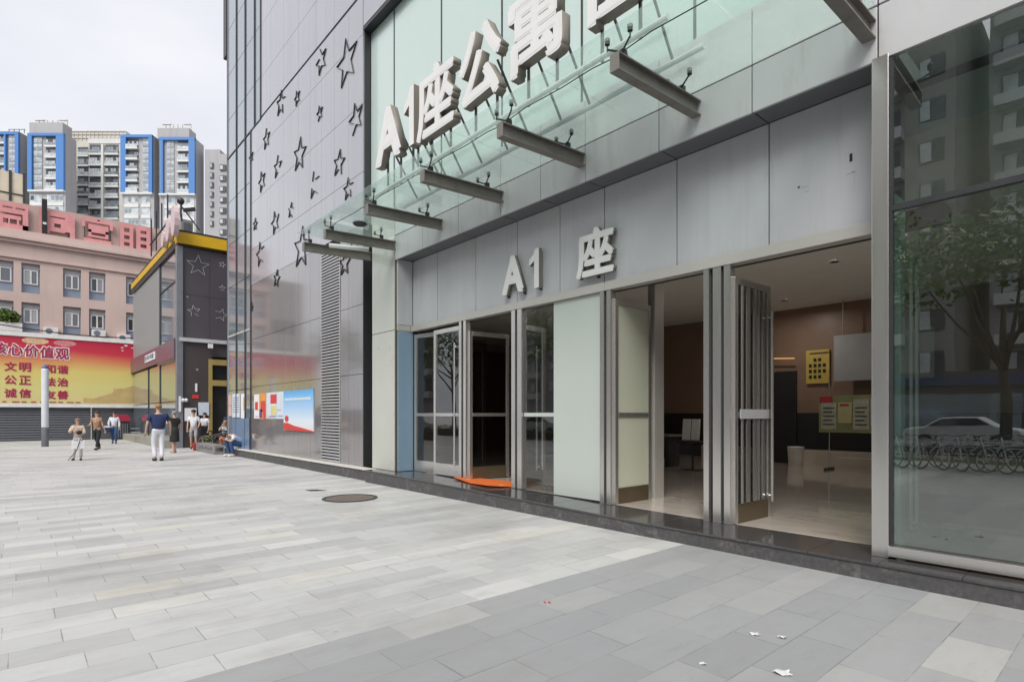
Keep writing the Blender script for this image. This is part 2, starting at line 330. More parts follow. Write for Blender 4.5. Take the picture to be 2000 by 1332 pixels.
    md = n.nodes.new('ShaderNodeMix'); md.data_type = 'RGBA'; Lk(st, md.inputs[0]); Lk(mj.outputs[2], md.inputs[6]); md.inputs[7].default_value = (0.15, 0.15, 0.15, 1)
    vo = n.nodes.new('ShaderNodeTexVoronoi'); vo.inputs['Scale'].default_value = 2.6; Lk(tc.outputs['Object'], vo.inputs['Vector'])
    gum = math_('MULTIPLY', math_('LESS_THAN', vo.outputs['Distance'], math_('MULTIPLY', math_('SUBTRACT', n2.outputs[0], 0.44, True), 0.42)), 0.45)
    mg = n.nodes.new('ShaderNodeMix'); mg.data_type = 'RGBA'; Lk(gum, mg.inputs[0]); Lk(md.outputs[2], mg.inputs[6]); mg.inputs[7].default_value = (0.13, 0.13, 0.125, 1)
    # broad worn patches and old run-off tracks towards the street
    nw = _noise(n, 0.35, (1, 1, 1), 8, 0.7); nk = _noise(n, 1.1, (2.2, 0.25, 1), 6, 0.65)
    wp = math_('MULTIPLY', math_('SUBTRACT', math_('MULTIPLY', nw.outputs[0], math_('ADD', nk.outputs[0], 0.5)), 0.47, True), 2.6, True)
    mw_ = n.nodes.new('ShaderNodeMix'); mw_.data_type = 'RGBA'; Lk(wp, mw_.inputs[0]); Lk(mg.outputs[2], mw_.inputs[6]); mw_.inputs[7].default_value = (0.26, 0.255, 0.245, 1)
    Lk(mw_.outputs[2], b.inputs['Base Color'])
    ro = math_('ADD', 0.42, math_('MULTIPLY', n1.outputs[0], 0.25)); Lk(ro, b.inputs['Roughness']); b.inputs['Specular IOR Level'].default_value = 0.4
    bp = n.nodes.new('ShaderNodeBump'); bp.inputs['Strength'].default_value = 0.35; bp.inputs['Distance'].default_value = 0.006
    hgt = math_('ADD', math_('MULTIPLY', math_('SUBTRACT', 1, joint), 0.8), math_('ADD', math_('MULTIPLY', n3.outputs[0], 0.15), math_('MULTIPLY', w2.outputs[0], 0.25)))
    Lk(hgt, bp.inputs['Height']); Lk(bp.outputs[0], b.inputs['Normal'])
    Lk(b.outputs[0], out.inputs[0]); return m
M['paving'] = paving_material()
M['asphalt'] = mat('asphalt', (0.055, 0.055, 0.057), 0.8, 0, 0.2, 6, bump=0.2)
g = MB(); g.quad((-600, -600, 0), (600, -600, 0), (600, 600, 0), (-600, 600, 0)); tag(g.build('ground', M['paving']), 'pale paved ground reaching out to the horizon', None, None, 'structure')
g = MB(); g.box(-200, 200, -23, -11.5, -0.1, 0.012); tag(g.build('road', M['asphalt']), 'dark asphalt street beyond the plaza', None, None, 'structure')

# ------------------------------------------------------------------ stone step along the building
def zs(x): return 0.175 if x > -4 else (0.28 if x < -11 else 0.175 + (-4 - x) / 7 * 0.105)
step = thing('stone_step', 'dark granite step along the foot of the entrance with a worn front edge', 'step', (-8, 6.0, 0)); step['kind'] = 'structure'
g = MB(); xs = [4.5, 2, -1, -4, -5.5, -7, -8.5, -10, -11, -12.0]
for a, b in zip(xs, xs[1:]):
    g.hexa([(b, 6.0, 0), (a, 6.0, 0), (a, 6.8, 0), (b, 6.8, 0), (b, 6.0, zs(b) - 0.03), (a, 6.0, zs(a) - 0.03), (a, 6.8, zs(a) - 0.03), (b, 6.8, zs(b) - 0.03)])
g.box(-27.2, -12.006, 6.12, 6.35, 0, 0.25)
g.build('riser', M['granite_face'], step)
g = MB(); cuts = [4.5 - 0.62 * k for k in range(27)] + [-12.0]
for a, b in zip(cuts, cuts[1:]):
    if a - b < 0.05: continue
    b += 0.004
    g.hexa([(b, 5.985, zs(b) - 0.028), (a, 5.985, zs(a) - 0.028), (a, 6.9, zs(a) - 0.028), (b, 6.9, zs(b) - 0.028), (b, 5.985, zs(b)), (a, 5.985, zs(a)), (a, 6.9, zs(a)), (b, 6.9, zs(b))])
g.build('tread', M['granite'], step, bevel=0.006)
g = MB(); g.box(-24.5, -12.02, 6.09, 6.30, 0.252, 0.285); g.build('edge_strip', M['strip'], step)

# ------------------------------------------------------------------ the building with the star wall and the entrance
bd = thing('mall_building', 'grey panelled building with star wall, entrance doors and teal glazing', 'building', (-9, 6.3, 0))
XJ = [-11.17, -10.03, -8.76, -7.51, -6.51, -5.56, -4.285, -3.04, -1.785, -0.5, 0.75, 2.0, 3.25, 4.5]
GP = 0.007
g = MB()
for a, b in zip(XJ, XJ[1:]):
    g.box(a + GP, b - GP, 6.30, 6.335, 5.0, 5.53); g.box(a + GP, b - GP, 6.30, 6.335, 5.55, 6.2)
g.build('fascia_panel', M['panel'], bd, bevel=0.003)
g = MB(); g.box(-11.16, 4.5, 6.34, 6.70, 5.045, 6.19); g.build('fascia_core', M['black'], bd)
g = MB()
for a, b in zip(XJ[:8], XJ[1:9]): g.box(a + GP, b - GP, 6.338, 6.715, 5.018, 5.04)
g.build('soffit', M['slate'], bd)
g = MB(); hx = [-11.12] + XJ[1:8] + [-1.84]
hx = [-11.10, -10.1, -8.76, -7.54, -6.48, -5.54, -4.283, -3.034, -1.84]
for a, b in zip(hx, hx[1:]): g.box(a + GP, b - GP, 6.72, 6.75, 3.572, 5.012)
g.build('header_panel', M['header'], bd, bevel=0.002)
g = MB(); g.box(-11.2, -1.8, 6.76, 6.98, 3.45, 5.0); g.build('header_core', M['black'], bd)
g = MB()
for a, b in zip([-11.10, -7.5, -5.5, -1.84], [-7.5, -5.5, -1.84]): g.box(a + 0.002, b - 0.002, 6.67, 6.83, 3.43, 3.56)
g.build('door_header', M['steel_hdr'], bd, bevel=0.004)
# return panel at the left end of the recess
g = MB(); g.box(-11.17, -11.115, 6.345, 6.72, 3.565, 5.012); g.build('return_panel', M['header'], bd)
g = MB(); g.box(-11.17, -11.115, 6.345, 6.80, 3.43, 3.558); g.build('return_strip', M['steel_hdr'], bd)
g = MB(); g.box(-11.17, -11.12, 6.36, 6.74, 0.29, 3.425); g.build('return_glass', M['bluefrost'], bd)
# cream column
g = MB(); g.box(-12.30, -11.215, 6.33, 6.45, 0.285, 3.445); g.box(-12.30, -11.215, 6.33, 6.45, 3.457, 6.2); g.build('column', M['cream'], bd, bevel=0.004)
g = MB(); g.box(-11.213, -11.172, 6.32, 6.44, 0.285, 6.2); g.build('column_trim', M['bronze'], bd)
g = MB(); g.box(-12.28, -11.2, 6.455, 6.9, 0.2, 6.2); g.build('column_core', M['black'], bd)
# upper teal glazing
gx = [-12.70, -11.55, -9.62, -7.70, -5.8, -3.88, -1.96, -0.04, 1.9, 4.5]
g = MB()
for a, b in zip(gx, gx[1:]): g.box(a + 0.02, b - 0.02, 6.50, 6.52, 6.2, 10.88)
g.build('upper_glazing', M['spandrel'], bd)
g = MB()
for a in gx[1:-1]: g.box(a - 0.018, a + 0.018, 6.49, 6.54, 6.2, 10.88)
g.build('upper_mullion', M['dark'], bd)
g = MB(); g.box(-12.70, 4.5, 6.525, 6.9, 6.2, 10.9); g.box(-12.7, 4.5, 6.30, 6.9, 10.9, 10.98); g.build('glazing_surround', M['dark'], bd)
g = MB()
for a, b in zip(gx, gx[1:]):
    for z0, z1 in ((11.0, 12.4), (12.41, 14.2), (14.21, 17), (17.01, 20), (20.01, 23)): g.box(a + GP, b - GP, 6.30, 6.5, z0, z1)
g.build('upper_wall', M['wall_up'], bd)
# star wall: stone panels with open joints over a black core
g = MB()
VX = [-21.52, -20.9, -20.3, -19.45, -18.2, -16.93, -16.02, -15.22, -14.0, -13.51, -12.72]
ZL = [0.286, 2.55, 4.25]; ZU = [6.2, 7.47, 9.14, 10.82, 11.8]
def panels(xs, zs_, gpz=0.006):
    for a, b in zip(xs, xs[1:]):
        for c, d in zip(zs_, zs_[1:]):
            if a >= -15.23 and b <= -13.99 and d < 6.3: continue
            g.box(a + 0.004, b - 0.004, 6.30, 6.34, c + gpz, d - gpz)
panels(VX, ZL + [6.2]); g.mi = 0
g.build('star_wall_base', M['wall_low'], bd)
g = MB(); panels([-21.52, -20.3, -19.45, -18.2, -16.93, -16.02, -15.22, -14.377, -13.51, -12.72], ZU)
XU = [-20.42, -19.45, -18.2, -16.93, -15.6, -14.377, -12.72]
panels(XU, [11.87, 13.2, 15.0, 16.8, 18.8, 20.8, 23])
g.build('star_wall', M['wall_up'], bd)
g = MB(); g.box(-21.5, -12.74, 6.342, 6.9, 0.2, 11.8); g.box(-20.4, -12.74, 6.342, 6.9, 11.8, 23); g.build('wall_core', M['black'], bd)
g = MB(); g.box(-12.735, -12.70, 6.342, 6.9, 0.28, 23); g.box(-12.735, -12.70, 6.305, 6.34, 0.28, 6.2); g.build('wall_return', M['dark'], bd)
# louvre grille
lv = MB(); k = 0.30
while k < 5.9:
    lv.hexa([(-15.19, 6.285, k), (-14.03, 6.285, k), (-14.03, 6.36, k + 0.045), (-15.19, 6.36, k + 0.045), (-15.19, 6.285, k + 0.042), (-14.03, 6.285, k + 0.042), (-14.03, 6.36, k + 0.05), (-15.19, 6.36, k + 0.05)]); k += 0.0815
lo = lv.build('louvre', M['silver_slat'], bd)
g = MB(); g.box(-15.215, -15.19, 6.28, 6.34, 0.285, 5.95); g.box(-14.03, -14.005, 6.28, 6.34, 0.285, 5.95); g.box(-15.19, -14.03, 6.28, 6.34, 5.92, 5.95); g.build('frame', M['steel'], lo)
# glass strip at the left corner
gm_lo = [-24.54, -23.33, -22.21, -21.53]; gm_hi = [-24.54, -23.33, -22.21, -21.10, -20.43]
hz_ = [0.3, 2.5, 4.65, 6.6, 8.3, 10.0, 11.8, 13.3, 15.1, 16.9, 18.9, 20.9, 23]
g = MB()
for c, d in zip(hz_, hz_[1:]):
    mm_ = gm_lo if d <= 11.81 else gm_hi
    for a, b in zip(mm_, mm_[1:]): g.box(a + 0.03, b - 0.03, 6.305, 6.325, c + 0.012, d - 0.012)
g.build('corner_glazing', M['winblue'], bd)
g = MB()
for a in gm_lo: g.box(a - 0.028, a + 0.028, 6.27, 6.33, 0.286, 11.8)
for a in gm_hi: g.box(a - 0.028, a + 0.028, 6.27, 6.33, 11.8, 23)
g.box(-24.5, -20.46, 6.28, 6.32, 11.78, 11.82); g.build('corner_mullion', M['dark'], bd)
g = MB(); g.box(-24.5, -21.53, 6.285, 6.33, 4.62, 4.70); g.build('transom', M['steel_hdr'], bd)
g = MB(); g.box(-24.5, -21.52, 6.335, 6.9, 0.2, 11.8); g.box(-24.5, -20.4, 6.335, 6.9, 11.8, 23); g.build('corner_core', M['dark'], bd)
g = MB(); g.box(-24.58, -24.5, 6.28, 24, 0.0, 23); g.build('side_wall', M['wall_up'], bd)
g = MB(); g.box(-25.0, -24.59, 6.25, 7.2, 16.0, 23); g.build('corner_fin', M['dark'], bd)
# neon-tube star outlines
def star_pts(r, k, rot): return [((r if i % 2 == 0 else r * k) * math.sin(rot + math.pi * i / 5), (r if i % 2 == 0 else r * k) * math.cos(rot + math.pi * i / 5)) for i in range(10)]
def star(name, cx, cz, r, rot, y, m, parent, wdt=0.05, plane='Y', dep=0.03):
    g = MB(); o = star_pts(r, 0.42, rot); ii = [(x * (1 - wdt * 2.2 / r), z * (1 - wdt * 2.2 / r)) for x, z in o]
    n = 10
    def P(p, d): return (cx + p[0], y + d, cz + p[1]) if plane == 'Y' else (y - d, cx + p[0], cz + p[1])
    for i in range(n):
        if rng.random() < 0.12 and r < 0.5: continue
        a, b = o[i], o[(i + 1) % n]; c, d = ii[(i + 1) % n], ii[i]
        g.hexa([P(a, -dep), P(b, -dep), P(c, -dep), P(d, -dep), P(a, 0), P(b, 0), P(c, 0), P(d, 0)])
    return g.build(name, m, parent)
STARS = [(678, 122, .70), (628, 120, .42), (549, 203, .46), (581, 192, .27), (625, 222, .25), (521, 272, .40), (586, 303, .58), (543, 327, .42), (512, 355, .42), (696, 232, .46),
         (663, 320, .40), (614, 362, .44), (538, 435, .44), (569, 412, .28), (681, 370, .33), (590, 485, .72), (509, 497, .50), (541, 545, .34), (674, 515, .38), (499, 439, .26), (491, 308, .28), (492, 600, .2)]
for px, py, r in STARS:
    p = onY(px, py, 6.3); r *= 0.9; star('star', p[0], p[2], r, rng.uniform(-0.25, 0.25), 6.30, M['star_dark'], bd, 0.011 + 0.007 * (r > .4))
# pillar and right-hand shopfront
g = MB(); g.box(-1.832, -1.69, 6.275, 6.42, 0.176, 5.02); g.build('pillar', M['steel'], bd, bevel=0.004)
g = MB(); g.box(-1.832, -1.70, 6.425, 6.85, 0.176, 5.0); g.build('pillar_core', M['dark'], bd)
g = MB()
for a, b in ((-1.66, 1.6), (1.64, 4.4)):
    g.box(a, b, 6.32, 6.334, 0.30, 3.50); g.box(a, b, 6.32, 6.334, 3.56, 4.98)
g.build('shopfront_glass', M['clearbig'], bd)
g = MB(); g.box(-1.688, 4.5, 6.295, 6.36, 3.502, 3.558); g.box(-1.688, -1.662, 6.295, 6.36, 0.3, 3.5); g.box(-1.688, -1.662, 6.295, 6.36, 3.56, 4.98); g.box(1.602, 1.638, 6.29, 6.36, 0.3, 3.5); g.box(1.602, 1.638, 6.29, 6.36, 3.56, 4.98); g.build('shopfront_mullion', M['dark'], bd)
g = MB(); g.box(-1.688, 4.5, 6.24, 6.37, 0.20, 0.298); g.build('shopfront_sill', M['steel'], bd, bevel=0.004)
g = MB(); g.box(-1.688, -1.672, 6.38, 6.75, 0.2, 3.7); g.box(-1.670, -1.664, 6.55, 6.57, 0.2, 3.7); g.build('shopfront_return', M['spandrel'], bd)
# lobby shell
g = MB()
for a, b in zip(xs[:-1], xs[1:]):
    g.hexa([(b, 6.79, -0.05), (a, 6.79, -0.05), (a, 16.2, -0.05), (b, 16.2, -0.05), (b, 6.79, zs(b) + 0.004), (a, 6.79, zs(a) + 0.004), (a, 16.2, zs(a) + 0.004), (b, 16.2, zs(b) + 0.004)])
g.box(-1.65, 4.5, 6.38, 6.785, -0.05, 0.182)
g.box(-18, -12.0, 6.95, 16.2, -0.05, 0.283)
g.build('lobby_floor', M['marble'], bd)
g = MB(); g.box(-18, 4.6, 6.99, 16.2, 4.45, 4.9); g.box(-1.8, 4.6, 6.37, 6.985, 5.0, 5.04); g.build('lobby_ceiling', M['ceil'], bd)
g = MB(); g.box(-18, 4.6, 16.0, 16.3, 1.6, 4.45); g.box(4.5, 4.7, 6.3, 16, 0, 5.0); g.box(-18.2, -18, 6.95, 16.3, 0, 4.5); g.build('lobby_wall', M['brown'], bd)
g = MB(); g.box(-18, 4.6, 15.98, 16.3, 0.62, 1.6); g.build('lobby_dado', M['blackint'], bd)
g = MB(); g.box(-9.3, 4.6, 15.95, 16.28, 0.1, 0.62); g.build('lobby_skirting', M['marble'], bd)
g = MB(); g.box(-7.25, -6.45, 15.93, 15.975, 0.18, 2.75); g.build('lobby_doorway', M['blackint'], bd)
g = MB(); g.box(-3.7, -1.9, 9.5, 9.9, 4.25, 4.448); g.build('ceiling_beam', M['brown'], bd)
# building mass behind and above
g = MB(); g.box(-24.4, 4.5, 16.4, 24, 0, 23); g.box(-24.4, 4.5, 6.95, 16.38, 5.05, 23); g.box(-24.4, -18.25, 6.95, 16.38, 0, 5.04); g.build('building_core', M['wall_up'], bd)
g = MB(); g.box(4.72, 9, 6.3, 24, 0, 23); g.build('end_wall', M['wall_up'], bd)

p = onY(1662, 308, 6.716); g = MB(); g.box(p[0] - .012, p[0] + .012, 6.712, 6.719, p[2] - .04, p[2] + .04); g.build('wall_plug', M['black'], bd)
for px, py, a_, b_ in ((1662, 337, .05, .008), (1666, 352, .008, .09), (1560, 366, .012, .012), (1572, 364, .03, .006), (1575, 372, .02, .01)):
    p = onY(px, py, 6.716); g = MB(); g.box(p[0] - a_, p[0] + a_, 6.716, 6.719, p[2] - b_, p[2] + b_); g.build('tape_mark', M['slate'] if a_ < .02 and b_ < .02 else M['panel'], bd)
# doors: each a framed leaf hinged at (hx, 6.74)
def door(hx, wdt, ang, gm, z0, ztop=3.36, flip=1, mid=True, pole=None, kick=0.24, sub=None):
    """leaf starts at the hinge and runs along +X*flip, turned inward by ang degrees"""
    a = R(ang); dx = Vector((math.cos(a) * flip, math.sin(a), 0)); nn = Vector((-dx.y, dx.x, 0)); o = Vector((hx, 6.745, 0))
    def P(s, d, z): return o + dx * s + nn * d + Vector((0, 0, z))
    def bx(g, s0, s1, d0, d1, za, zb): g.hexa([P(s0, d0, za), P(s1, d0, za), P(s1, d1, za), P(s0, d1, za), P(s0, d0, zb), P(s1, d0, zb), P(s1, d1, zb), P(s0, d1, zb)])
    t = 0.022; g = MB()
    bx(g, 0.004, 0.075, -t, t, z0, ztop); bx(g, wdt - 0.075, wdt - 0.004, -t, t, z0, ztop); bx(g, 0.0755, wdt - 0.0755, -t, t, ztop - 0.09, ztop)
    if mid: bx(g, 0.0755, wdt - 0.0755, -t - 0.004, t + 0.004, 1.52, 1.585)
    d = g.build('door', M['steel'], bd, bevel=0.003)
    g = MB(); bx(g, 0.0755, wdt - 0.0755, -t, t, z0, z0 + kick); g.build('kick_plate', M['bronze'] if ang > 20 else M['steel'], d)
    g = MB(); bx(g, 0.07, wdt - 0.07, -0.006, 0.006, z0 + kick, ztop - 0.085); g.build('glass', gm, d)
    if pole:
        side = pole; g = MB()
        q = wdt - 0.12
        for s_ in (0,):
            a0 = P(q, side * 0.10, z0 + 0.22); a1 = P(q, side * 0.10, ztop - 0.35); g.tube([a0, a1], 0.02, 10)
            for zz in (z0 + 0.3, ztop - 0.43): g.tube([P(q, side * 0.10, zz), P(q, side * 0.024, zz)], 0.012, 8)
        g.build('handle', M['steel'], d)
    return d
door(-11.06, 0.74, 9, M['clear'], 0.285)
door(-10.26, 1.0, 0, M['clear'], 0.285, pole=-1)
door(-9.02, 0.95, 82, M['smoke'], 0.268, 3.22)
door(-7.68, 0.9, 84, M['clear'], 0.25, 3.22, flip=-1, pole=1)
door(-5.375, 0.90, 89, M['frost_in'], 0.20, 3.30)
dg_ = door(-3.49, 0.92, 88, M['smoke'], 0.18, 3.28, pole=-1)
for s0, s1 in ((0.12, 0.165), (0.25, 0.33), (0.44, 0.52), (0.56, 0.60), (0.68, 0.74)):
    g = MB(); g.box(-3.455, -3.435, 6.745 + s0, 6.745 + s1, 0.43, 3.18); g.build('reflection_bar', M['steel'], dg_)  # reflections of the jambs in this glass, modelled as steel bars on the leaf
g = MB(); g.box(-3.434, -3.425, 6.80, 7.60, 1.50, 1.62); g.build('push_rail', M['header'], dg_)
def jamb(parts, z0):
    g = MB()
    for a, b in parts: g.box(a, b, 6.68, 6.80, z0, 3.428)
    return g
jamb([(-9.265, -9.19), (-9.12, -9.04)], 0.27).build('jamb', M['steel'], bd, bevel=0.003)
jamb([(-7.66, -7.56), (-7.50, -7.385)], 0.235).build('jamb', M['steel'], bd, bevel=0.003)
jamb([(-5.60, -5.52), (-5.47, -5.39)], 0.20).build('jamb', M['steel'], bd, bevel=0.003)
jamb([(-3.865, -3.79), (-3.735, -3.625), (-3.585, -3.50)], 0.176).build('jamb', M['steel'], bd, bevel=0.003)
for a, b in ((-9.188, -9.122), (-7.558, -7.502), (-5.518, -5.472), (-3.788, -3.737), (-3.623, -3.587)):
    g = MB(); g.box(a, b, 6.74, 6.80, 0.28 if a < -7 else 0.2, 3.428); g.build('jamb_gap', M['black'], bd)
g = MB(); g.box(-7.37, -6.63, 6.735, 6.747, 0.25, 3.425); g.build('sidelight_glass', M['clear'], bd)
g = MB(); g.box(-7.37, -6.63, 6.728, 6.734, 1.52, 1.585); g.build('sidelight_rail', M['frost'], bd)
g = MB(); g.box(-6.63, -5.605, 6.725, 6.75, 0.225, 3.425); g.build('frosted_sidelight', M['frost'], bd)
g = MB(); g.box(-6.62, -6.59, 6.80, 7.5, 0.235, 3.4); g.build('inner_frame', M['steel'], bd)
g = MB(); g.box(-5.44, -5.31, 7.70, 7.95, 0.19, 4.44); g.build('inner_jamb', M['steel_hdr'], bd)
# tall loop handle on the leaf behind the right shopfront
g = MB(); g.box(-1.60, -1.575, 6.60, 6.63, 0.42, 3.15); g.box(-1.60, -1.575, 6.80, 6.83, 0.42, 3.15); g.box(-1.60, -1.575, 6.632, 6.798, 3.12, 3.15); g.box(-1.60, -1.575, 6.632, 6.798, 0.45, 0.48); g.build('loop_handle', M['steel_hdr'], bd)

# ------------------------------------------------------------------ lobby furnishings
p = onY(1575, 685, 15.93)
def panel_thing(name, label, cat, x0, x1, y, z0, z1, m, thick=0.03):
    t = thing(name, label, cat, ((x0 + x1) / 2, y, z0)); g = MB(); g.box(x0, x1, y - thick, y, z0, z1); g.build('sheet', m, t); return t
M['yellow_p'] = mat('yellow_poster', (0.55, 0.40, 0.09), 0.5); M['greyboard'] = mat('grey_board', (0.33, 0.33, 0.34), 0.5, 0, 0.06)
t = panel_thing('wall_poster', 'yellow poster with rows of small dark squares on the brown lobby wall', 'poster', -6.2, -5.62, 15.96, 2.38, 3.27, M['yellow_p'])
g = MB()
for r_, row in enumerate([(1, 2), (0, 1, 2, 3), (0, 1, 2, 3), (0, 1, 2)]):
    for c in row: g.box(-6.12 + c * 0.115, -6.05 + c * 0.115, 15.915, 15.928, 2.97 - r_ * 0.15, 3.05 - r_ * 0.15)
g.build('printed_square', M['black'], t)
g = MB(); g.box(-6.1, -5.63, 15.915, 15.928, 3.17, 3.2); g.build('headline', M['bronze'], t)
t = panel_thing('hanging_board', 'plain grey board hung high on the lobby wall behind the pillar', 'board', -5.39, -3.3, 15.6, 2.40, 3.55, M['greyboard'])
g = MB(); g.box(-5.2, -5.18, 15.605, 15.63, 3.55, 4.45); g.box(-3.6, -3.58, 15.605, 15.63, 3.55, 4.45); g.build('hanger', M['steel'], t)
t = thing('notice_stand', 'notice display board with printed sheets on silver posts in the lobby', 'notice board', (-4.8, 15, 0.2))
M['nb'] = mat('olive_notice_board', (0.26, 0.29, 0.14), 0.5, 0, 0.25, 2)
g = MB(); g.box(-5.52, -4.0, 14.97, 15.0, 1.12, 2.02); g.build('board', M['nb'], t)
ps_ = mat('pale_sheets', (0.45, 0.45, 0.38), 0.6, 0, 0.3, 12)
for a, b, c, d in ((-5.46, -5.12, 1.2, 1.85), (-4.75, -4.42, 1.2, 1.92), (-4.39, -4.05, 1.3, 1.92)):
    g = MB(); g.box(a, b, 14.955, 14.968, c, d); g.build('printed_sheet', ps_, t)
    g = MB()
    for k in range(5): g.box(a + .04, b - .04 - .05 * (k % 2), 14.950, 14.954, c + .1 + k * .1, c + .13 + k * .1)
    g.build('text_line', M['dark'], t)
g = MB(); g.box(-5.08, -4.78, 14.95, 14.968, 1.35, 1.85); g.build('poster_sheet', mat('yellow_sheet', (0.5, 0.46, 0.25), 0.6), t)
g = MB(); g.box(-5.50, -5.2, 14.95, 14.953, 1.86, 2.0); g.box(-5.04, -4.84, 14.944, 14.949, 1.76, 1.81); g.build('red_heading', M['red'], t)
g = MB()
for x in (-5.3, -4.2): g.tube([(x, 15.02, 0.25), (x, 15.02, 2.45)], 0.014, 8); 
g.tube([(-5.3, 15.02, 0.52), (-4.2, 15.02, 0.52)], 0.012, 8); g.build('post', M['steel'], t)
g = MB()
for x in (-5.3, -4.2): g.box(x - 0.03, x + 0.03, 14.75, 15.29, 0.19, 0.25)
g.build('foot', M['dark'], t)
t = thing('waste_bin', 'round white waste bin standing by the lobby wall', 'bin', (-6.25, 15.4, 0.25))
g = MB(); g.lathe([(0.17, 0), (0.20, 0.5), (0.21, 0.52), (0.19, 0.52), (0.17, 0.06)], (-6.25, 15.4, 0.19), 20); g.build('bucket', M['white'], t, True)
t = thing('folding_sign', 'white two-panel display on a dark stand inside the lobby doorway', 'sign', (-7.2, 12, 0.2))
g = MB(); g.hexa([(-7.5, 11.98, 0.95), (-7.29, 11.98, 0.95), (-7.33, 12.1, 1.45), (-7.54, 12.1, 1.45), (-7.5, 12.0, 0.95), (-7.29, 12.0, 0.95), (-7.33, 12.12, 1.45), (-7.54, 12.12, 1.45)])
g.hexa([(-7.26, 11.98, 0.95), (-7.05, 11.98, 0.95), (-7.09, 12.1, 1.45), (-7.3, 12.1, 1.45), (-7.26, 12.0, 0.95), (-7.05, 12.0, 0.95), (-7.09, 12.12, 1.45), (-7.3, 12.12, 1.45)]); g.build('panel', M['white'], t)
g = MB(); g.box(-7.6, -6.95, 11.9, 12.25, 0.88, 0.93); g.tube([(-7.27, 12.08, 0.25), (-7.27, 12.08, 0.9)], 0.025); g.box(-7.5, -7.05, 11.95, 12.2, 0.19, 0.25); g.build('stand', M['dark'], t)
t = thing('reception_desk', 'dark reception desk in the shade at the back of the lobby', 'desk', (-8.7, 12.5, 0.2))
g = MB(); g.box(-9.6, -8.0, 12.2, 12.8, 1.0, 1.05); g.build('top', mat('grey_top', (0.2, 0.2, 0.2), 0.3), t)
g = MB(); g.box(-9.55, -9.45, 12.25, 12.75, 0.2, 0.998); g.box(-8.15, -8.05, 12.25, 12.75, 0.2, 0.998); g.box(-9.44, -8.16, 12.6, 12.64, 0.4, 0.998); g.build('leg', M['dark'], t)
def lamp(x, y, z, lab):
    t = thing('downlight', lab, 'lamp', (x, y, z), 'downlights in the lobby ceiling')
    g = MB(); g.lathe([(0.09, 0), (0.09, 0.02), (0.075, 0.02), (0.075, 0.0)], (x, y, z - 0.022), 16); g.build('ring', M['white'], t)
    g = MB(); g.lathe([(0.07, 0), (0.07, 0.004)], (x, y, z - 0.008), 16); g.build('lens', M['lens'], t)
    la = bpy.data.lights.new('downlight_beam', 'AREA'); la.shape = 'DISK'; la.size = 0.13; la.energy = 11; la.color = (1, 0.93, 0.84); la.spread = R(170)
    lo = bpy.data.objects.new('downlight_beam', la); C.objects.link(lo); lo.parent = t; lo.location = (0, 0, -0.03)
M['lens'] = emit('lit_downlight', (1, 0.95, 0.85), 9)
q = onZ(1533, 586, 4.45); lamp(q[0], q[1], 4.45, 'small lit round downlight farther back in the lobby ceiling')
q = onZ(1630, 510, 4.45); lamp(q[0], q[1], 4.45, 'small lit round downlight nearer the entrance doors')
t = thing('warm_lamp', 'glowing amber strip lamp above the dark doorway at the back of the lobby', 'lamp', (-6.8, 15.9, 2.9))
g = MB(); g.bar((-7.1, 15.8, 3.12), (-6.45, 15.8, 3.08), 0.03, 0.03); g.build('glow_strip', emit('amber_lamp', (1, 0.55, 0.2), 0.35), t)

# ------------------------------------------------------------------ canopy
cn = thing('glass_canopy', 'pale green glass canopy on grey steel beams over the entrance', 'canopy', (-7, 6.3, 5.5))
BX = [-12.33, -11.18, -9.335, -7.475, -5.605, -3.735, -1.86]
pan = [-12.42, -10.25, -8.40, -6.54, -4.67, -2.80, -1.80]
for a, b in zip(pan, pan[1:]):
    g = MB(); g.box(a + 0.006, b - 0.006, 4.60, 6.285, 5.535, 5.551); g.build('glass_pane', M['canopy'], cn)
for bx_ in BX:
    y0, y1 = (4.70, 6.295); g = MB(); h0 = 5.34; h1 = 5.41
    def sl(y, top): return (5.335 + (y - 4.7) / 1.6 * 0.072) - (0 if top else 0.185)
    for (xa, xb, ta, tb) in ((-0.06, 0.06, 0, 0.016), (-0.06, 0.06, 0.169, 0.185), (-0.008, 0.008, 0.0163, 0.1687)):
        g.hexa([(bx_ + xa, y0, sl(y0, 1) - tb), (bx_ + xb, y0, sl(y0, 1) - tb), (bx_ + xb, y1, sl(y1, 1) - tb), (bx_ + xa, y1, sl(y1, 1) - tb),
                (bx_ + xa, y0, sl(y0, 1) - ta), (bx_ + xb, y0, sl(y0, 1) - ta), (bx_ + xb, y1, sl(y1, 1) - ta), (bx_ + xa, y1, sl(y1, 1) - ta)])
    g.box(bx_ - 0.06, bx_ + 0.06, 4.690, 4.699, sl(4.7, 0), sl(4.7, 1))
    b = g.build('beam', M['beam'], cn)
    for yy in (4.82, 5.95):
        g = MB(); zt = sl(yy, 1); g.box(bx_ - 0.025, bx_ + 0.025, yy - 0.01, yy + 0.06, zt, zt + 0.09)
        for sx in (-1, 1):
            g.tube([(bx_, yy, zt + 0.06), (bx_ + sx * 0.15, yy - 0.06, zt + 0.13)], 0.011, 6); g.tube([(bx_ + sx * 0.15, yy - 0.06, zt + 0.11), (bx_ + sx * 0.15, yy - 0.06, 5.56)], 0.009, 6)
            g.lathe([(0.028, 0), (0.028, 0.012)], (bx_ + sx * 0.15, yy - 0.06, 5.521), 10); g.lathe([(0.03, 0), (0.03, 0.03), (0.012, 0.045)], (bx_ + sx * 0.15, yy - 0.06, 5.553), 10)
        g.build('spider_fitting', M['dark'], b)
g = MB()
def wire(pts, r=0.006): g.tube(pts, r, 6)
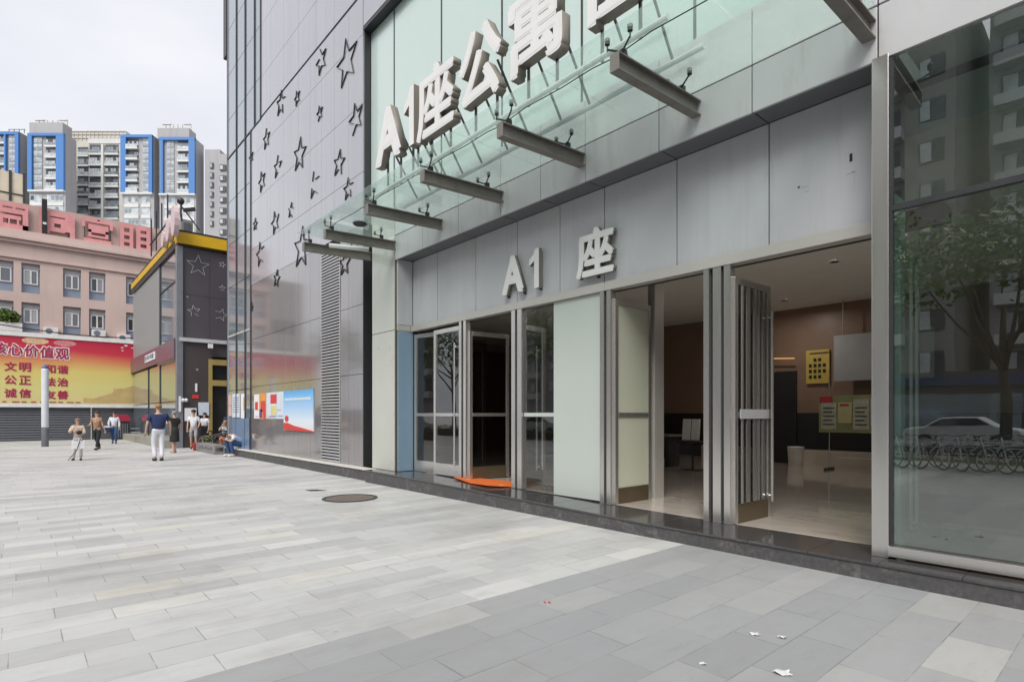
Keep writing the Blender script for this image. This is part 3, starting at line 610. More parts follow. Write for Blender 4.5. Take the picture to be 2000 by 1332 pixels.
for a, b in zip(BX[1:], BX[2:]): wire([(a, 4.75, 5.34), (a + 0.4, 4.78, 5.40), ((a + b) / 2, 4.86, 5.44), (b - 0.4, 4.80, 5.40), (b, 4.75, 5.33)])
g.build('cable', M['rubber'], cn)
g = MB(); q = onY(703, 447, 5.3); g.lathe([(0.13, 0), (0.15, 0.03), (0.10, 0.06)], (q[0], 5.3, 5.47), 14); g.build('round_lamp', M['dark'], cn)
g = MB(); g.tube([(-11.9, 5.1, 5.25), (-11.75, 5.95, 5.29)], 0.05, 12); g.build('tube_lamp', M['white'], cn, True)

# ------------------------------------------------------------------ signs
sg = thing('rooftop_sign', 'big white raised letters A1 and Chinese characters standing above the glass canopy', 'sign', (-7, 5, 5.6))
def letter(ch, x0, x1, z0, z1, y0, y1, par, off=0.035): return glyph('letter', ch, x0, x1, z0, z1, y0, y1, M['letter'], par, 'Y', off, M['letter_side'])
LT = [('A', -9.56, -8.62), ('1', -8.52, -8.2), ('座', -8.12, -7.05), ('公', -6.92, -5.92), ('寓', -5.78, -4.72), ('住', -4.52, -3.45)]
for ch, a, b in LT:
    z0, z1 = (6.10, 7.10) if ch in 'A1' else (6.03, 7.16)
    letter(ch, a, b, z0, z1, 4.98, 5.13, sg, 0.05 if ch in 'A1' else 0.03)
    g = MB()
    for x in ((a * 0.75 + b * 0.25), (a * 0.25 + b * 0.75)):
        g.bar((x, 5.12, 5.66), (x, 5.12, 6.35), 0.03); g.bar((x, 5.12, 6.6), (x + 0.0, 5.75, 5.68), 0.025)
    g.build('strut', M['dark'], sg)
g = MB()
for y in (5.02, 5.72): g.tube([(-9.8, y, 5.64), (-3.3, y, 5.64)], 0.034, 10)
g.build('base_rail', mat('white_rail', (0.6, 0.62, 0.63), 0.4), sg)
es = thing('entrance_sign', 'smaller white raised sign A1 and one character above the glass doors', 'sign', (-6.5, 6.7, 3.7))
letter('A', -7.83, -7.24, 3.70, 4.38, 6.60, 6.68, es, 0.045); letter('1', -7.10, -6.86, 3.70, 4.37, 6.60, 6.68, es, 0.045); letter('座', -6.02, -5.27, 3.66, 4.41, 6.60, 6.68, es, 0.032)
g = MB()
for x, z in ((-7.75, 3.72), (-7.32, 3.72), (-6.92, 3.73), (-5.64, 3.70), (-5.64, 4.36)): g.box(x - 0.02, x + 0.02, 6.685, 6.72, z - 0.05, z + 0.06)
g.build('bracket', M['dark'], es)

# ------------------------------------------------------------------ posters on the star wall
def poster(name, label, x0, x1, z0, z1, m, y=6.298, lift=0.012):
    t = thing(name, label, 'poster', ((x0 + x1) / 2, y, z0)); g = MB(); g.box(x0, x1, y - lift, y - 0.002, z0, z1); g.build('sheet', m, t); return t
def marks(t, name, m, rects, y):
    g = MB()
    for a, b, c, d in rects: g.box(a, b, y - 0.004, y, c, d)
    return g.build(name, m, t)
M['skyposter'] = grad_z('sky_blue_print', 1.05, 2.28, [(0.0, (0.75, 0.62, 0.58)), (0.25, (0.66, 0.74, 0.82)), (0.6, (0.36, 0.56, 0.80)), (0.85, (0.20, 0.48, 0.78)), (1, (0.10, 0.36, 0.72))], nz_amt=0.04)
M['palepaper'] = mat('pale_blue_paper', (0.60, 0.66, 0.74), 0.5, 0, 0.08, 6); M['orange_p'] = mat('orange_print', (0.70, 0.28, 0.06), 0.5); M['yellow_pr'] = mat('yellow_print', (0.72, 0.60, 0.12), 0.5)
M['redp'] = mat('red_print', (0.58, 0.045, 0.04), 0.5); M['purple'] = mat('purple_print', (0.16, 0.05, 0.22), 0.5); M['ink'] = mat('grey_ink', (0.16, 0.18, 0.24), 0.6); M['whitep'] = mat('white_paper', (0.74, 0.74, 0.75), 0.55, 0, 0.04, 5)
a, b = onY(554, 763, 6.28)[0], onY(612, 762, 6.28)[0]
t = poster('sky_poster', 'large sky blue poster with a red ribbon along its foot on the stone wall', a, b, 1.07, 2.29, M['skyposter'], lift=0.02)
g = MB(); g.prism([(a + 0.02, 6.272, 1.08), (b - 0.02, 6.272, 1.06), (b - 0.02, 6.272, 1.09), (a + 0.9, 6.272, 1.22), (a + 0.35, 6.272, 1.30), (a + 0.02, 6.272, 1.30)], (0, 0.004, 0)); g.build('ribbon', M['redp'], t)
g = MB(); g.ball((a + 0.28, 6.272, 1.43), (0.17, 0.004, 0.10), 14, 8); g.build('emblem', M['redp'], t)
g = MB(); x = a + 0.12
while x < b - 0.25: g.box(x, x + 0.07, 6.270, 6.276, 1.99, 2.06); x += 0.11
g.build('headline', M['whitep'], t)
x0 = onY(496, 770, 6.28)[0]
def xq(px): return onY(px, 790, 6.28)[0]
t = poster('red_white_poster', 'white poster with red and purple figures, leftmost of the small posters', xq(496), xq(505.5), 1.42, 2.27, M['whitep']); marks(t, 'print', M['redp'], [(xq(498), xq(503.5), 1.72, 2.0), (xq(498), xq(504), 1.48, 1.50)], 6.285)
t = poster('orange_poster', 'narrow orange and yellow poster with a red figure beside the white poster', xq(506), xq(519), 1.40, 2.29, M['orange_p']); marks(t, 'print', M['redp'], [(xq(509), xq(518), 1.66, 2.02), (xq(514), xq(518), 1.42, 1.66)], 6.285); marks(t, 'dark_print', M['purple'], [(xq(506.5), xq(512), 1.44, 1.74)], 6.285)
t = poster('red_notice', 'pale notice with a red square emblem above yellow lines of text', xq(519.8), xq(540.5), 1.42, 2.29, M['palepaper']); marks(t, 'emblem_square', M['redp'], [(xq(528), xq(540), 1.92, 2.22)], 6.285); marks(t, 'yellow_text', M['yellow_pr'], [(xq(529), xq(539.5), 1.56 + k * 0.06, 1.60 + k * 0.06) for k in range(5)], 6.285); marks(t, 'small_print', M['ink'], [(xq(527), xq(539.5), 1.50, 1.52), (xq(522), xq(538), 1.46, 1.475)], 6.285)
t = poster('pale_notice', 'plain pale blue notice sheet touching the large sky blue poster', xq(541), xq(553.2), 1.42, 2.29, M['palepaper']); marks(t, 'small_print', M['ink'], [(xq(542), xq(552), 1.50, 1.52), (xq(542), xq(549), 1.70, 1.715)], 6.285)
t = poster('blue_notice', 'pale blue text notice pasted low on the corner glass', xq(453), xq(467.5), 1.45, 2.36, M['palepaper'], 6.30); marks(t, 'text_line', M['ink'], [(xq(455), xq(466), 1.65 + k * 0.09, 1.68 + k * 0.09) for k in range(7)], 6.287)
t = poster('tall_notice', 'narrow white notice on the corner glass right of the text notice', xq(470), xq(477), 1.36, 2.34, M['whitep'], 6.30); marks(t, 'text_line', M['orange_p'], [(xq(475), xq(476.5), 1.7, 2.2)], 6.287)
t = poster('salmon_notice', 'narrow salmon notice at the very left edge of the corner glass', xq(445.8), xq(452), 1.5, 2.34, mat('salmon_paper', (0.60, 0.40, 0.34), 0.5), 6.30); marks(t, 'text_line', M['ink'], [(xq(447), xq(451), 1.9, 1.93)], 6.287)
t = poster('flood_notice', 'small white notice low on the corner glass beside the crouching man', xq(473), xq(485), 0.72, 1.12, M['whitep'], 6.30); marks(t, 'text_line', M['ink'], [(xq(475), xq(483), 0.80 + k * 0.09, 0.84 + k * 0.09) for k in range(3)], 6.287)
t = thing('security_door', 'blue metal door leaf at the foot of the corner glass', 'door', (-23, 6.3, 0.29)); g = MB(); g.box(xq(454), xq(487), 6.272, 6.284, 0.29, 1.42); g.build('leaf', mat('blue_grey_door', (0.14, 0.22, 0.36), 0.3, 0, 0.1, 2, coat=0.4), t); g = MB(); g.box(xq(484), xq(485.5), 6.24, 6.27, 0.8, 0.95); g.build('handle', M['steel'], t)

# ------------------------------------------------------------------ things lying on the ground
t = thing('doormat', 'bright orange doormat lying askew at the second doorway', 'doormat', (-8.6, 6.6, 0.28))
def mz(x): return zs(x)
g = MB(); cs = [onZ(880, 937, 0.30), onZ(912, 931, 0.30), onZ(1004, 928, 0.27), onZ(1004, 941, 0.26), onZ(968, 954, 0.24), onZ(938, 950, 0.26)]
cs = [(-9.35, 6.60), (-9.25, 6.95), (-7.68, 7.3), (-7.70, 6.72), (-7.98, 6.38), (-8.55, 6.42)]
pts = [(x, y, mz(x) + 0.012 + 0.02 * (i in (0, 4))) for i, (x, y) in enumerate(cs)]; g.prism(pts, (0, 0, 0.012)); g.build('pad', mat('orange_carpet', (0.62, 0.125, 0.02), 0.9, 0, 0.12, 30, bump=0.3, bscale=200), t)
g = MB()
for x, y in ((-8.95, 6.68), (-7.85, 6.62)): g.hexa([(x - .05, y - .02, mz(x) + .03), (x + .05, y - .03, mz(x) + .03), (x + .06, y + .01, mz(x) + .03), (x - .04, y + .02, mz(x) + .03), (x - .05, y - .02, mz(x) + .038), (x + .05, y - .03, mz(x) + .038), (x + .06, y + .01, mz(x) + .038), (x - .04, y + .02, mz(x) + .038)])
g.build('logo_patch', mat('tan_patch', (0.6, 0.4, 0.2), 0.8), t)
t = thing('manhole_cover', 'brownish round manhole cover set in the pale paving', 'manhole cover', (-9.85, 4.62, 0))
g = MB(); g.lathe([(0.44, 0.003), (0.44, 0.009), (0.0001, 0.009)], (-9.85, 4.62, 0), 28); g.build('plate', mat('rusty_plate', (0.15, 0.125, 0.105), 0.6, 0.1, 0.3, 6, bump=0.5, bscale=30), t)
g = MB(); g.lathe([(0.445, 0.003), (0.445, 0.014), (0.50, 0.014), (0.50, 0.003)], (-9.85, 4.62, 0), 28); g.build('rim', M['dark'], t)
t = tag(MB().prism([(-11.5, 4.42, 0.004), (-11.3, 4.45, 0.004), (-11.15, 4.72, 0.004), (-11.4, 4.62, 0.004)], (0, 0, 0.006)).build('drain_slot', M['black']), 'small black drain slot in the paving left of the manhole cover', 'drain')
M['paper'] = mat('crumpled_white_paper', (0.52, 0.52, 0.51), 0.7, 0, 0.25, 14)
def litter(name, lab, px, py, s, seed):
    r = random.Random(seed); x, y, _ = onZ(px, py); n_ = 9; bm = bmesh.new(); grid = []
    for a in range(6):
        row = []
        for b in range(5): row.append(bm.verts.new((x + (a - 2.5) * s * .42 + r.uniform(-.1, .1) * s, y + (b - 2) * s * .36 + (a - 2) * s * .12 + r.uniform(-.1, .1) * s, .004 + max(0, r.gauss(.12, .14)) * s * 1.6)))
        grid.append(row)
    for a in range(5):
        for b in range(4):
            if (a, b) in ((0, 0), (4, 3), (4, 0)): continue
            v = [grid[a][b], grid[a + 1][b], grid[a + 1][b + 1], grid[a][b + 1]]; bm.faces.new(v[:3]); bm.faces.new([v[0], v[2], v[3]])
    g = MB(); g.bm.free(); g.bm = bm; return tag(g.build(name, M['paper']), lab, 'litter')
litter('paper_scrap', 'crumpled white paper scrap at the bottom edge of the photo', 1528, 1316, 0.045, 1); litter('paper_scrap', 'thin torn white scrap left of the largest paper scrap', 1372, 1297, 0.022, 2); litter('paper_scrap', 'white scrap lying on a slab joint left of a twin', 1474, 1240, 0.03, 3); litter('paper_scrap', 'white scrap lying on a slab joint right of a twin', 1527, 1246, 0.026, 4); litter('paper_scrap', 'tiny white scrap by the foot of the stone step', 1480, 1240, 0.012, 5)
pt = thing('flower_petal', 'two tiny red petals lying on the grey slabs', 'petals', (*onZ(1068, 1177)[:2], 0))
g = MB(); x, y, _ = onZ(1064, 1177); g.ball((x, y, 0.008), (0.014, 0.009, 0.004), 8, 4); g.build('petal', M['redp'], pt); g = MB(); x, y, _ = onZ(1073, 1177); g.ball((x, y, 0.008), (0.015, 0.010, 0.004), 8, 4); g.build('petal', M['redp'], pt)

# ------------------------------------------------------------------ billboard at the end of the plaza
bb = thing('billboard', 'long red and yellow billboard with Chinese slogans in a white frame', 'billboard', (-44, 0, 2))
M['bbprint'] = grad_z('red_to_yellow_print', 2.2, 6.2, [(0.0, (0.66, 0.56, 0.26)), (0.28, (0.66, 0.60, 0.22)), (0.50, (0.68, 0.55, 0.17)), (0.66, (0.64, 0.24, 0.10)), (0.80, (0.55, 0.03, 0.06)), (1, (0.45, 0.01, 0.045))], nz_amt=0.08, nz_scale=0.25)
YL, YR = -5.2, 5.72
g = MB(); g.box(-44.1, -44.0, YL, YR, 2.22, 6.16); g.build('print', M['bbprint'], bb)
g = MB(); g.box(-44.12, -43.95, YL, YR + 0.06, 6.17, 6.42); g.box(-44.12, -43.95, YL, 6.95, 2.0, 2.21); g.box(-44.12, -43.95, YR + 0.005, YR + 0.10, 2.22, 6.16); g.build('frame', M['white'], bb)
M['bbtext'] = mat('crimson_print', (0.36, 0.012, 0.07), 0.5); 
for k, ch in enumerate('核心价值观'):
    y0 = -1.22 + k * 0.715; z0 = 5.04 - k * 0.03
    glyph('title_outline', ch, y0 - 0.06, y0 + 0.72, z0 - 0.06, z0 + 0.76, -43.985, -43.999, M['white'], bb, 'X', 0.075); glyph('title_letter', ch, y0, y0 + 0.66, z0, z0 + 0.70, -43.975, -43.984, M['bbtext'], bb, 'X', 0.03)
for r_, (l, rr) in enumerate((('文明', '和谐'), ('公正', '法治'), ('诚信', '友善'))):
    zb = 4.10 - r_ * 0.775
    for k in range(2):
        glyph('slogan_letter', l[k], -0.66 + k * 0.64, -0.12 + k * 0.64, zb, zb + 0.53, -43.98, -43.999, M['bbtext'], bb, 'X', 0.03); glyph('slogan_letter', rr[k], 1.13 + k * 0.60, 1.66 + k * 0.60, zb - 0.05, zb + 0.48, -43.98, -43.999, M['bbtext'], bb, 'X', 0.03)
def disc(name, cy, cz, ry, rz, m, x, n=20):
    g = MB(); g.prism([(x, cy + ry * math.cos(2 * math.pi * k / n), cz + rz * math.sin(2 * math.pi * k / n)) for k in range(n)], (-0.008, 0, 0)); return g.build(name, m, bb)
M['rosette'] = mat('pale_rosette_print', (0.66, 0.42, 0.26), 0.5, 0, 0.35, 6); M['rosette2'] = mat('pink_rosette_print', (0.62, 0.22, 0.24), 0.5, 0, 0.35, 6)
disc('rosette', 0.72, 5.95, 0.62, 0.2, M['rosette'], -43.992); disc('rosette', 2.1, 5.92, 0.55, 0.18, M['rosette2'], -43.992)
for y, z, r in ((5.2, 6.03, .08), (5.0, 5.88, .06), (5.02, 5.7, .05), (5.55, 5.9, .05)): disc('dove', y, z, r * 1.3, r * 0.6, M['whitep'], -43.99, 8)
g = MB(); g.prism([(-43.99, 3.0, 2.62), (-43.99, 3.5, 2.55), (-43.99, 3.9, 2.72), (-43.99, 4.5, 2.95), (-43.99, 4.55, 3.22), (-43.99, 5.1, 3.25), (-43.99, 5.5, 3.42), (-43.99, 5.7, 3.5), (-43.99, 5.7, 2.3), (-43.99, 3.0, 2.3)], (-0.006, 0, 0)); g.build('hill_print', mat('ochre_hill_print', (0.52, 0.38, 0.16), 0.5, 0, 0.15, 1.5), bb)
g = MB()
for k in range(9):
    y = -0.75 + k * 0.42; g.box(-43.995, -43.985, y, y + rng.uniform(.15, .35), 2.28, 2.34)
g.build('small_text', M['bbtext'], bb)
# shutter wall under it
sw = thing('shutter_wall', 'dark grey slatted shutter wall under the billboard', 'wall', (-44.2, 0, 0))
g = MB(); g.box(-44.4, -44.2, -9.5, 6.9, 0, 2.0); g.build('backing', mat('slate_backing', (0.075, 0.078, 0.088), 0.5), sw)
g = MB(); k = 0.06
while k < 1.95:
    g.hexa([(-44.2, -9.5, k), (-44.12, -9.5, k), (-44.12, 3.4, k), (-44.2, 3.4, k), (-44.2, -9.5, k + 0.11), (-44.16, -9.5, k + 0.11), (-44.16, 3.4, k + 0.11), (-44.2, 3.4, k + 0.11)]); k += 0.15
g.build('slat', mat('slate_slat', (0.11, 0.115, 0.13), 0.4, 0.2, 0.08), sw)
g = MB(); g.box(-44.2, -44.15, 3.41, 6.9, 0.05, 1.95); g.build('flat_panel', mat('slate_panel', (0.095, 0.10, 0.11), 0.4, 0.1, 0.08), sw)
g = MB()
for y in (1.2, 3.4, 5.95): g.box(-44.15, -44.08, y - 0.03, y + 0.03, 0, 2.0)
g.build('post', M['steel'], sw)
# pole light
t = thing('pole_light', 'grey pole light with a white upper cylinder and blue cap', 'lamp', (-35.7, 0.94, 0))
px_, py_ = -35.7, 0.94; zt = onX(88, 720, -35.7)[2]; zm = onX(88, 835, -35.7)[2]
g = MB(); g.lathe([(0.145, 0), (0.145, zm)], (px_, py_, 0), 18); g.build('base', mat('grey_post', (0.16, 0.165, 0.18), 0.45, 0.2), t, True, 0.01)
g = MB(); g.lathe([(0.135, zm + 0.002), (0.145, zm + 0.06), (0.145, zt - 0.06), (0.13, zt)], (px_, py_, 0), 18); g.build('diffuser', mat('milky_diffuser', (0.66, 0.68, 0.72), 0.35), t, True)
g = MB(); g.lathe([(0.12, zt + 0.002), (0.15, zt + 0.05), (0.09, zt + 0.10), (0.03, zt + 0.2)], (px_, py_, 0), 14); g.build('cap', mat('blue_cap', (0.07, 0.10, 0.32), 0.4), t, True)

# ------------------------------------------------------------------ pink office building
pk = thing('pink_building', 'dusty pink office building with blue window bays and red roof characters', 'building', (-50, 0, 0))
M['pink'] = mat('dusty_pink_render', (0.56, 0.43, 0.395), 0.75, 0, 0.07, 0.5, dirt=(0.36, 0.28, 0.26), dirt_amt=0.4, dirt_scale=0.3, dirt_stretch=(2, 2, 0.3)); M['pinkdk'] = mat('pink_parapet', (0.47, 0.345, 0.315), 0.75, 0, 0.08, 0.5)
M['bay'] = mat('blue_grey_bay', (0.22, 0.265, 0.345), 0.5, 0, 0.06); M['wframe'] = mat('white_window_frame', (0.66, 0.66, 0.67), 0.4); M['pane'] = mat('dark_office_glass', (0.05, 0.06, 0.075), 0.06, 0, 0.3, 0.4, spec=1.0, coat=1); M['pane_l'] = mat('blind_behind_glass', (0.30, 0.31, 0.33), 0.15, 0, 0.1, 0.6, coat=1)
WY = [(-1.65, -0.30), (0.10, 1.05), (2.28, 3.27), (3.73, 4.68), (5.92, 6.88), (-3.2, -2.3), (8.4, 9.3)]
ROWS = [(9.74, 11.74), (7.12, 9.1), (4.5, 6.5), (1.5, 3.6)]
ys = sorted({-3.6, 20} | {v for p in WY for v in p}); g = MB()
zsr = [0, 1.5, 3.6, 4.5, 6.5, 7.12, 9.1, 9.74, 11.74, 13.9]
def inwin(y, z): return any(a < y < b for a, b in WY) and any(c < z < d for c, d in ROWS)
for a, b in zip(ys, ys[1:]):
    for c, d in zip(zsr, zsr[1:]):
        if not inwin((a + b) / 2, (c + d) / 2): g.box(-50.4, -50, a, b, c, d)
bmesh.ops.remove_doubles(g.bm, verts=g.bm.verts, dist=1e-4)
g.build('wall', M['pink'], pk)
g = MB(); g.box(-64, -50.41, -3.6, 20, 0, 13.8); g.build('body', M['pinkdk'], pk)
g = MB()
for z, d, h in ((11.98, 0.12, 0.1), (13.22, 0.35, 0.14), (13.0, 0.2, 0.2)): g.box(-50.0, -50.0 + d, -3.6, 20, z, z + h)
g.build('cornice', M['pink'], pk)
g = MB(); g.box(-50.9, -50.5, -3.6, 20, 13.9, 15.84)
g.build('parapet', M['pinkdk'], pk)
for (y0, y1) in WY:
    for ri, (z0, z1) in enumerate(ROWS[:3]):
        wn = MB(); wn.box(-50.40, -50.22, y0, y1, z0, z1); wo = wn.build('window', M['bay'], pk)
        iy0, iy1, iz0, iz1 = y0 + 0.10, y1 - 0.10, z0 + 0.62, z1 - 0.40
        f = MB(); t_ = 0.07; xa, xb = -50.215, -50.16
        f.box(xa, xb, iy0, iy1, iz0, iz0 + t_); f.box(xa, xb, iy0, iy1, iz1 - t_, iz1); f.box(xa, xb, iy0, iy0 + t_, iz0 + t_, iz1 - t_); f.box(xa, xb, iy1 - t_, iy1, iz0 + t_, iz1 - t_); ym = (iy0 + iy1) / 2; f.box(xa, xb, ym - 0.045, ym + 0.045, iz0 + t_, iz1 - t_); f.build('frame', M['wframe'], wo)
        f = MB(); f.box(-50.214, -50.19, iy0 + t_, ym - 0.05, iz0 + t_, iz1 - t_); f.build('pane', M['pane'] if rng.random() < .6 else M['pane_l'], wo)
        f = MB(); f.box(-50.214, -50.19, ym + 0.05, iy1 - t_, iz0 + t_, iz1 - t_); f.build('pane', M['pane'] if rng.random() < .6 else M['pane_l'], wo)
        f = MB(); f.box(-50.215, -50.15, y0 + 0.02, y1 - 0.02, z1 - 0.38, z1 - 0.02); f.build('blind', mat('grey_blind', (0.30, 0.30, 0.32), 0.6) if 'blind' not in M else M['blind'], wo)
# red openwork characters along the roof
M['redmesh'] = mat('faded_red_sign', (0.66, 0.28, 0.285), 0.6, 0, 0.15, 2); 
rs = thing('roof_characters', 'row of faded red characters standing along the pink parapet', 'sign', (-50.3, 3, 13.6))
def strokes(name, y0, y1, z0, z1, bars, slope=0.0):
    g = MB()
    for a, b, c, d in bars: g.box(-50.36, -50.26, y0 + (y1 - y0) * a, y0 + (y1 - y0) * b, z0 + (z1 - z0) * c, z0 + (z1 - z0) * d)
    return g.build(name, M['redmesh'], rs)
strokes('character', -1.0, 0.45, 13.9, 15.65, [(0, 1, .86, 1), (0, 1, .62, .80), (0, .1, .8, .86), (.9, 1, .80, .86), (.45, .55, .80, .86), (0, .75, .40, .55), (.8, 1, .0, .62), (0, 1, 0, .22), (.0, .12, .22, .40), (.6, .68, .22, .40), (.3, .36, .22, .40)])
strokes('character', 1.0, 2.95, 13.85, 15.75, [(0, .14, 0, 1), (.86, 1, 0, .9), (.14, .86, .75, .92), (.3, .42, .2, .62), (.6, .72, .2, .62), (.42, .6, .2, .36), (.42, .6, .5, .62), (.14, .3, .1, .75), (.72, .86, .25, .75), (.3, .72, .62, .7)])
strokes('character', 3.35, 5.15, 13.8, 15.7, [(0, 1, .82, .94), (0, .1, .62, .82), (.9, 1, .62, .82), (.2, .85, .64, .74), (.2, .85, .44, .54), (.2, .85, .26, .34), (.2, .3, .34, .64), (.75, .85, .34, .64), (.05, .95, 0, .2), (.3, .75, .54, .64), (.48, .58, .9, 1)])
strokes('character', 5.6, 7.5, 13.8, 15.7, [(0, .42, .84, 1), (0, .12, .0, .84), (.30, .42, .0, .84), (.12, .30, .55, .68), (.12, .30, .28, .40), (.12, .3, 0, .14), (.52, 1, .84, 1), (.52, .66, 0, .84), (.86, 1, 0, .84), (.66, .86, .58, .72), (.66, .86, .30, .44), (.66, .86, 0, .16)])
g = MB()
for y in (-0.6, 0.2, 1.3, 2.6, 3.5, 5.0, 5.8, 7.2): g.bar((-50.42, y, 13.45), (-50.42, y, 15.4), 0.05)
g.build('support', M['dark'], rs)
t = thing('roof_duct', 'black vertical duct rising against the pink parapet', 'duct', (-50.2, 1.3, 13)); y_ = onX(87, 430, -50.2)[1]
g = MB(); g.box(-50.25, -50.05, y_ - 0.14, y_ + 0.14, 13.1, 16.3); g.build('pipe', M['black'], t); g = MB(); g.box(-50.04, -50.0, y_ - 0.10, y_ + 0.10, 14.55, 14.7); g.build('clamp', M['steel'], t)
t = thing('roof_shed', 'cream roof structure with dark posts behind the pink parapet', 'shed', (-54, -1.5, 15))
y0, y1 = onX(-40, 360, -54)[1], onX(50, 360, -54)[1]; z0, z1 = 15, onX(20, 336, -54)[2]
g = MB(); g.box(-56, -54, y0, y1, z0, z1); g.build('wall', mat('cream_shed_wall', (0.60, 0.54, 0.42), 0.7, 0, 0.2, 0.8), t)
g = MB()
for f_ in (0.02, 0.35, 0.66, 0.97): yy = y0 + (y1 - y0) * f_; g.box(-54, -53.93, yy - 0.08, yy + 0.08, z0, z1 + 0.1)
zz = (z0 + z1) / 2 + 0.4; g.box(-54, -53.95, y0, y1, zz, zz + 0.08); g.build('post', M['dark'], t)
# air conditioners, window shrub, cable
def ac(px, py, lab):
    y, z = onX(px, py, -50)[1:]; t = thing('air_conditioner', lab, 'air conditioner', (-49.8, y, z), 'air conditioners on the pink building')
    g = MB(); g.box(-49.95, -49.65, y - 0.4, y + 0.4, z - 0.25, z + 0.25); g.build('casing', M['white'], t, bevel=0.02); g = MB(); g.lathe([(0.19, 0), (0.19, 0.01)], (0, 0, 0), 16); o = g.build('fan_grille', M['ink'], t); o.matrix_parent_inverse = Matrix.Identity(4); o.location = (0.155, -0.1, 0); o.rotation_euler = (0, R(90), 0)
ac(192, 652, 'white air conditioner under the right window pair of the pink building'); ac(99, 648, 'white air conditioner between two blue bays just above the billboard'); ac(241, 661, 'white air conditioner nearest the dark shop on the pink wall')
M['leaf'] = mat('green_leaf', (0.055, 0.125, 0.022), 0.6, 0, 0.5, 0.9); M['leaf_l'] = mat('yellow_green_leaf', (0.10, 0.17, 0.025), 0.6, 0, 0.4, 1.2); M['bark'] = mat('grey_brown_bark', (0.075, 0.06, 0.045), 0.9, 0, 0.3, 6, bump=0.5)
def leaves(g, c, rad, n, size, r):
    for _ in range(n):
        d = Vector((r.gauss(0, 1), r.gauss(0, 1), r.gauss(0, 1))).normalized() * (r.random() ** 0.45)
        p = Vector(c) + Vector((d.x * rad[0], d.y * rad[1], d.z * rad[2])); a = Vector((r.gauss(0, 1), r.gauss(0, 1), r.gauss(0, .6))).normalized(); b = a.cross(Vector((r.gauss(0, 1), r.gauss(0, 1), r.gauss(0, 1)))).normalized(); s = size * r.uniform(.6, 1.3)
        g.quad(p - a * s, p + b * s * .55, p + a * s, p - b * s * .55)
r2 = random.Random(3)
t = thing('window_shrub', 'leafy green shrub in a white planter at a pink building window', 'shrub', (-49.6, -0.6, 7)); y_, z_ = onX(12, 618, -49.6)[1:]
g = MB(); leaves(g, (-49.6, y_, z_), (0.5, 0.75, 0.5), 700, 0.10, r2); g.build('foliage', M['leaf_l'], t); g = MB(); g.box(-49.9, -49.35, y_ - 0.8, y_ + 0.8, z_ - 0.95, z_ - 0.4); g.build('planter', M['white'], t); g = MB()
for k in range(5): g.tube([(-49.6, y_ + 0.1 * k - .2, z_ - 0.5), (-49.6 + r2.uniform(-.2, .2), y_ + 0.3 * (k - 2), z_ + 0.2)], [0.02, 0.008], 6)
g.build('stem', M['bark'], t)
g = MB(); A_, B_ = Vector(onX(-30, 629, -47)), Vector(onX(345, 660, -47)); g.tube([A_.lerp(B_, k / 12) - Vector((0, 0, 0.35 * math.sin(math.pi * k / 12))) for k in range(13)], 0.035, 6); tag(g.build('overhead_cable', M['rubber']), 'black overhead cable crossing in front of the pink building', 'cable')

# ------------------------------------------------------------------ dark shop with yellow cornice
sh = thing('dark_shop', 'dark corner shop with yellow cornice, silver stars and gold framed entrance', 'building', (-30, 5.6, 0))
M['plum'] = mat('dark_plum_cladding', (0.078, 0.070, 0.080), 0.35, 0, 0.08, 0.6, coat=0.3); M['plum_lo'] = mat('dark_brown_cladding', (0.066, 0.054, 0.056), 0.35, 0, 0.08, 0.6, coat=0.3); M['concrete'] = mat('pale_grey_cladding', (0.26, 0.265, 0.265), 0.45, 0, 0.06, 0.7); M['yellow'] = mat('golden_yellow_cornice', (0.66, 0.40, 0.015), 0.4, 0, 0.06); M['gold'] = mat('brass_frame', (0.50, 0.38, 0.13), 0.35, 0.4, 0.08); M['mauve'] = mat('mauve_sign_band', (0.16, 0.095, 0.115), 0.35, 0, 0.06)
g = MB(); g.box(-30.3, -30.0, 5.75, 7.0, 0, 4.98); g.box(-30.3, -30.0, 7.0, 14, 4.35, 4.98); g.box(-30.3, -30, 9.6, 14, 0, 4.35); g.build('lower_wall', M['plum_lo'], sh)
g = MB(); zc = [5.16, 7.2, 9.42]
for c, d in zip(zc, zc[1:]):
    for a, b in ((5.72, 6.9), (6.91, 8.3), (8.31, 9.8), (9.81, 14)): g.box(-30.15, -30.0, a, b, c, d - 0.012)
g.build('upper_wall', M['plum'], sh)
g = MB(); g.box(-30.2, -29.85, 5.6, 14, 4.985, 5.155); g.build('ledge', M['header'], sh)
g = MB(); g.box(-30.2, -29.78, 5.48, 14, 9.52, 10.03); g.box(-44, -30.22, 5.48, 5.9, 9.70, 10.03); g.build('cornice', M['yellow'], sh)
g = MB(); g.box(-44, -29.95, 5.5, 14, 10.04, 10.18); g.box(-43.9, -29.9, 5.52, 5.6, 9.42, 9.69); g.box(-30.05, -29.9, 5.61, 14, 9.425, 9.465); g.build('cornice_edge', M['dark'], sh)
g = MB(); g.box(-44.5, -30.32, 5.95, 14, 0, 9.4); g.build('body', M['plum'], sh)
cxs = onX(351, 600, -30)[1]
g = MB(); g.box(-30.25, -29.9, 5.5, 5.745, 0, 9.40); g.build('corner_column', mat('blue_grey_column', (0.20, 0.21, 0.24), 0.4, 0.2), sh)
Xa, Xb = onY(313, 600, 5.6)[0], onY(345, 600, 5.6)[0]
g = MB(); g.box(-44, Xa - 0.1, 5.6, 5.9, 5.15, 9.40); g.build('side_wall', M['concrete'], sh)
g = MB(); g.box(Xa, Xb, 5.62, 5.66, 5.2, 7.9); g.box(Xa, Xb, 5.62, 5.66, 7.95, 9.40); g.build('side_glazing', M['winblue'], sh)
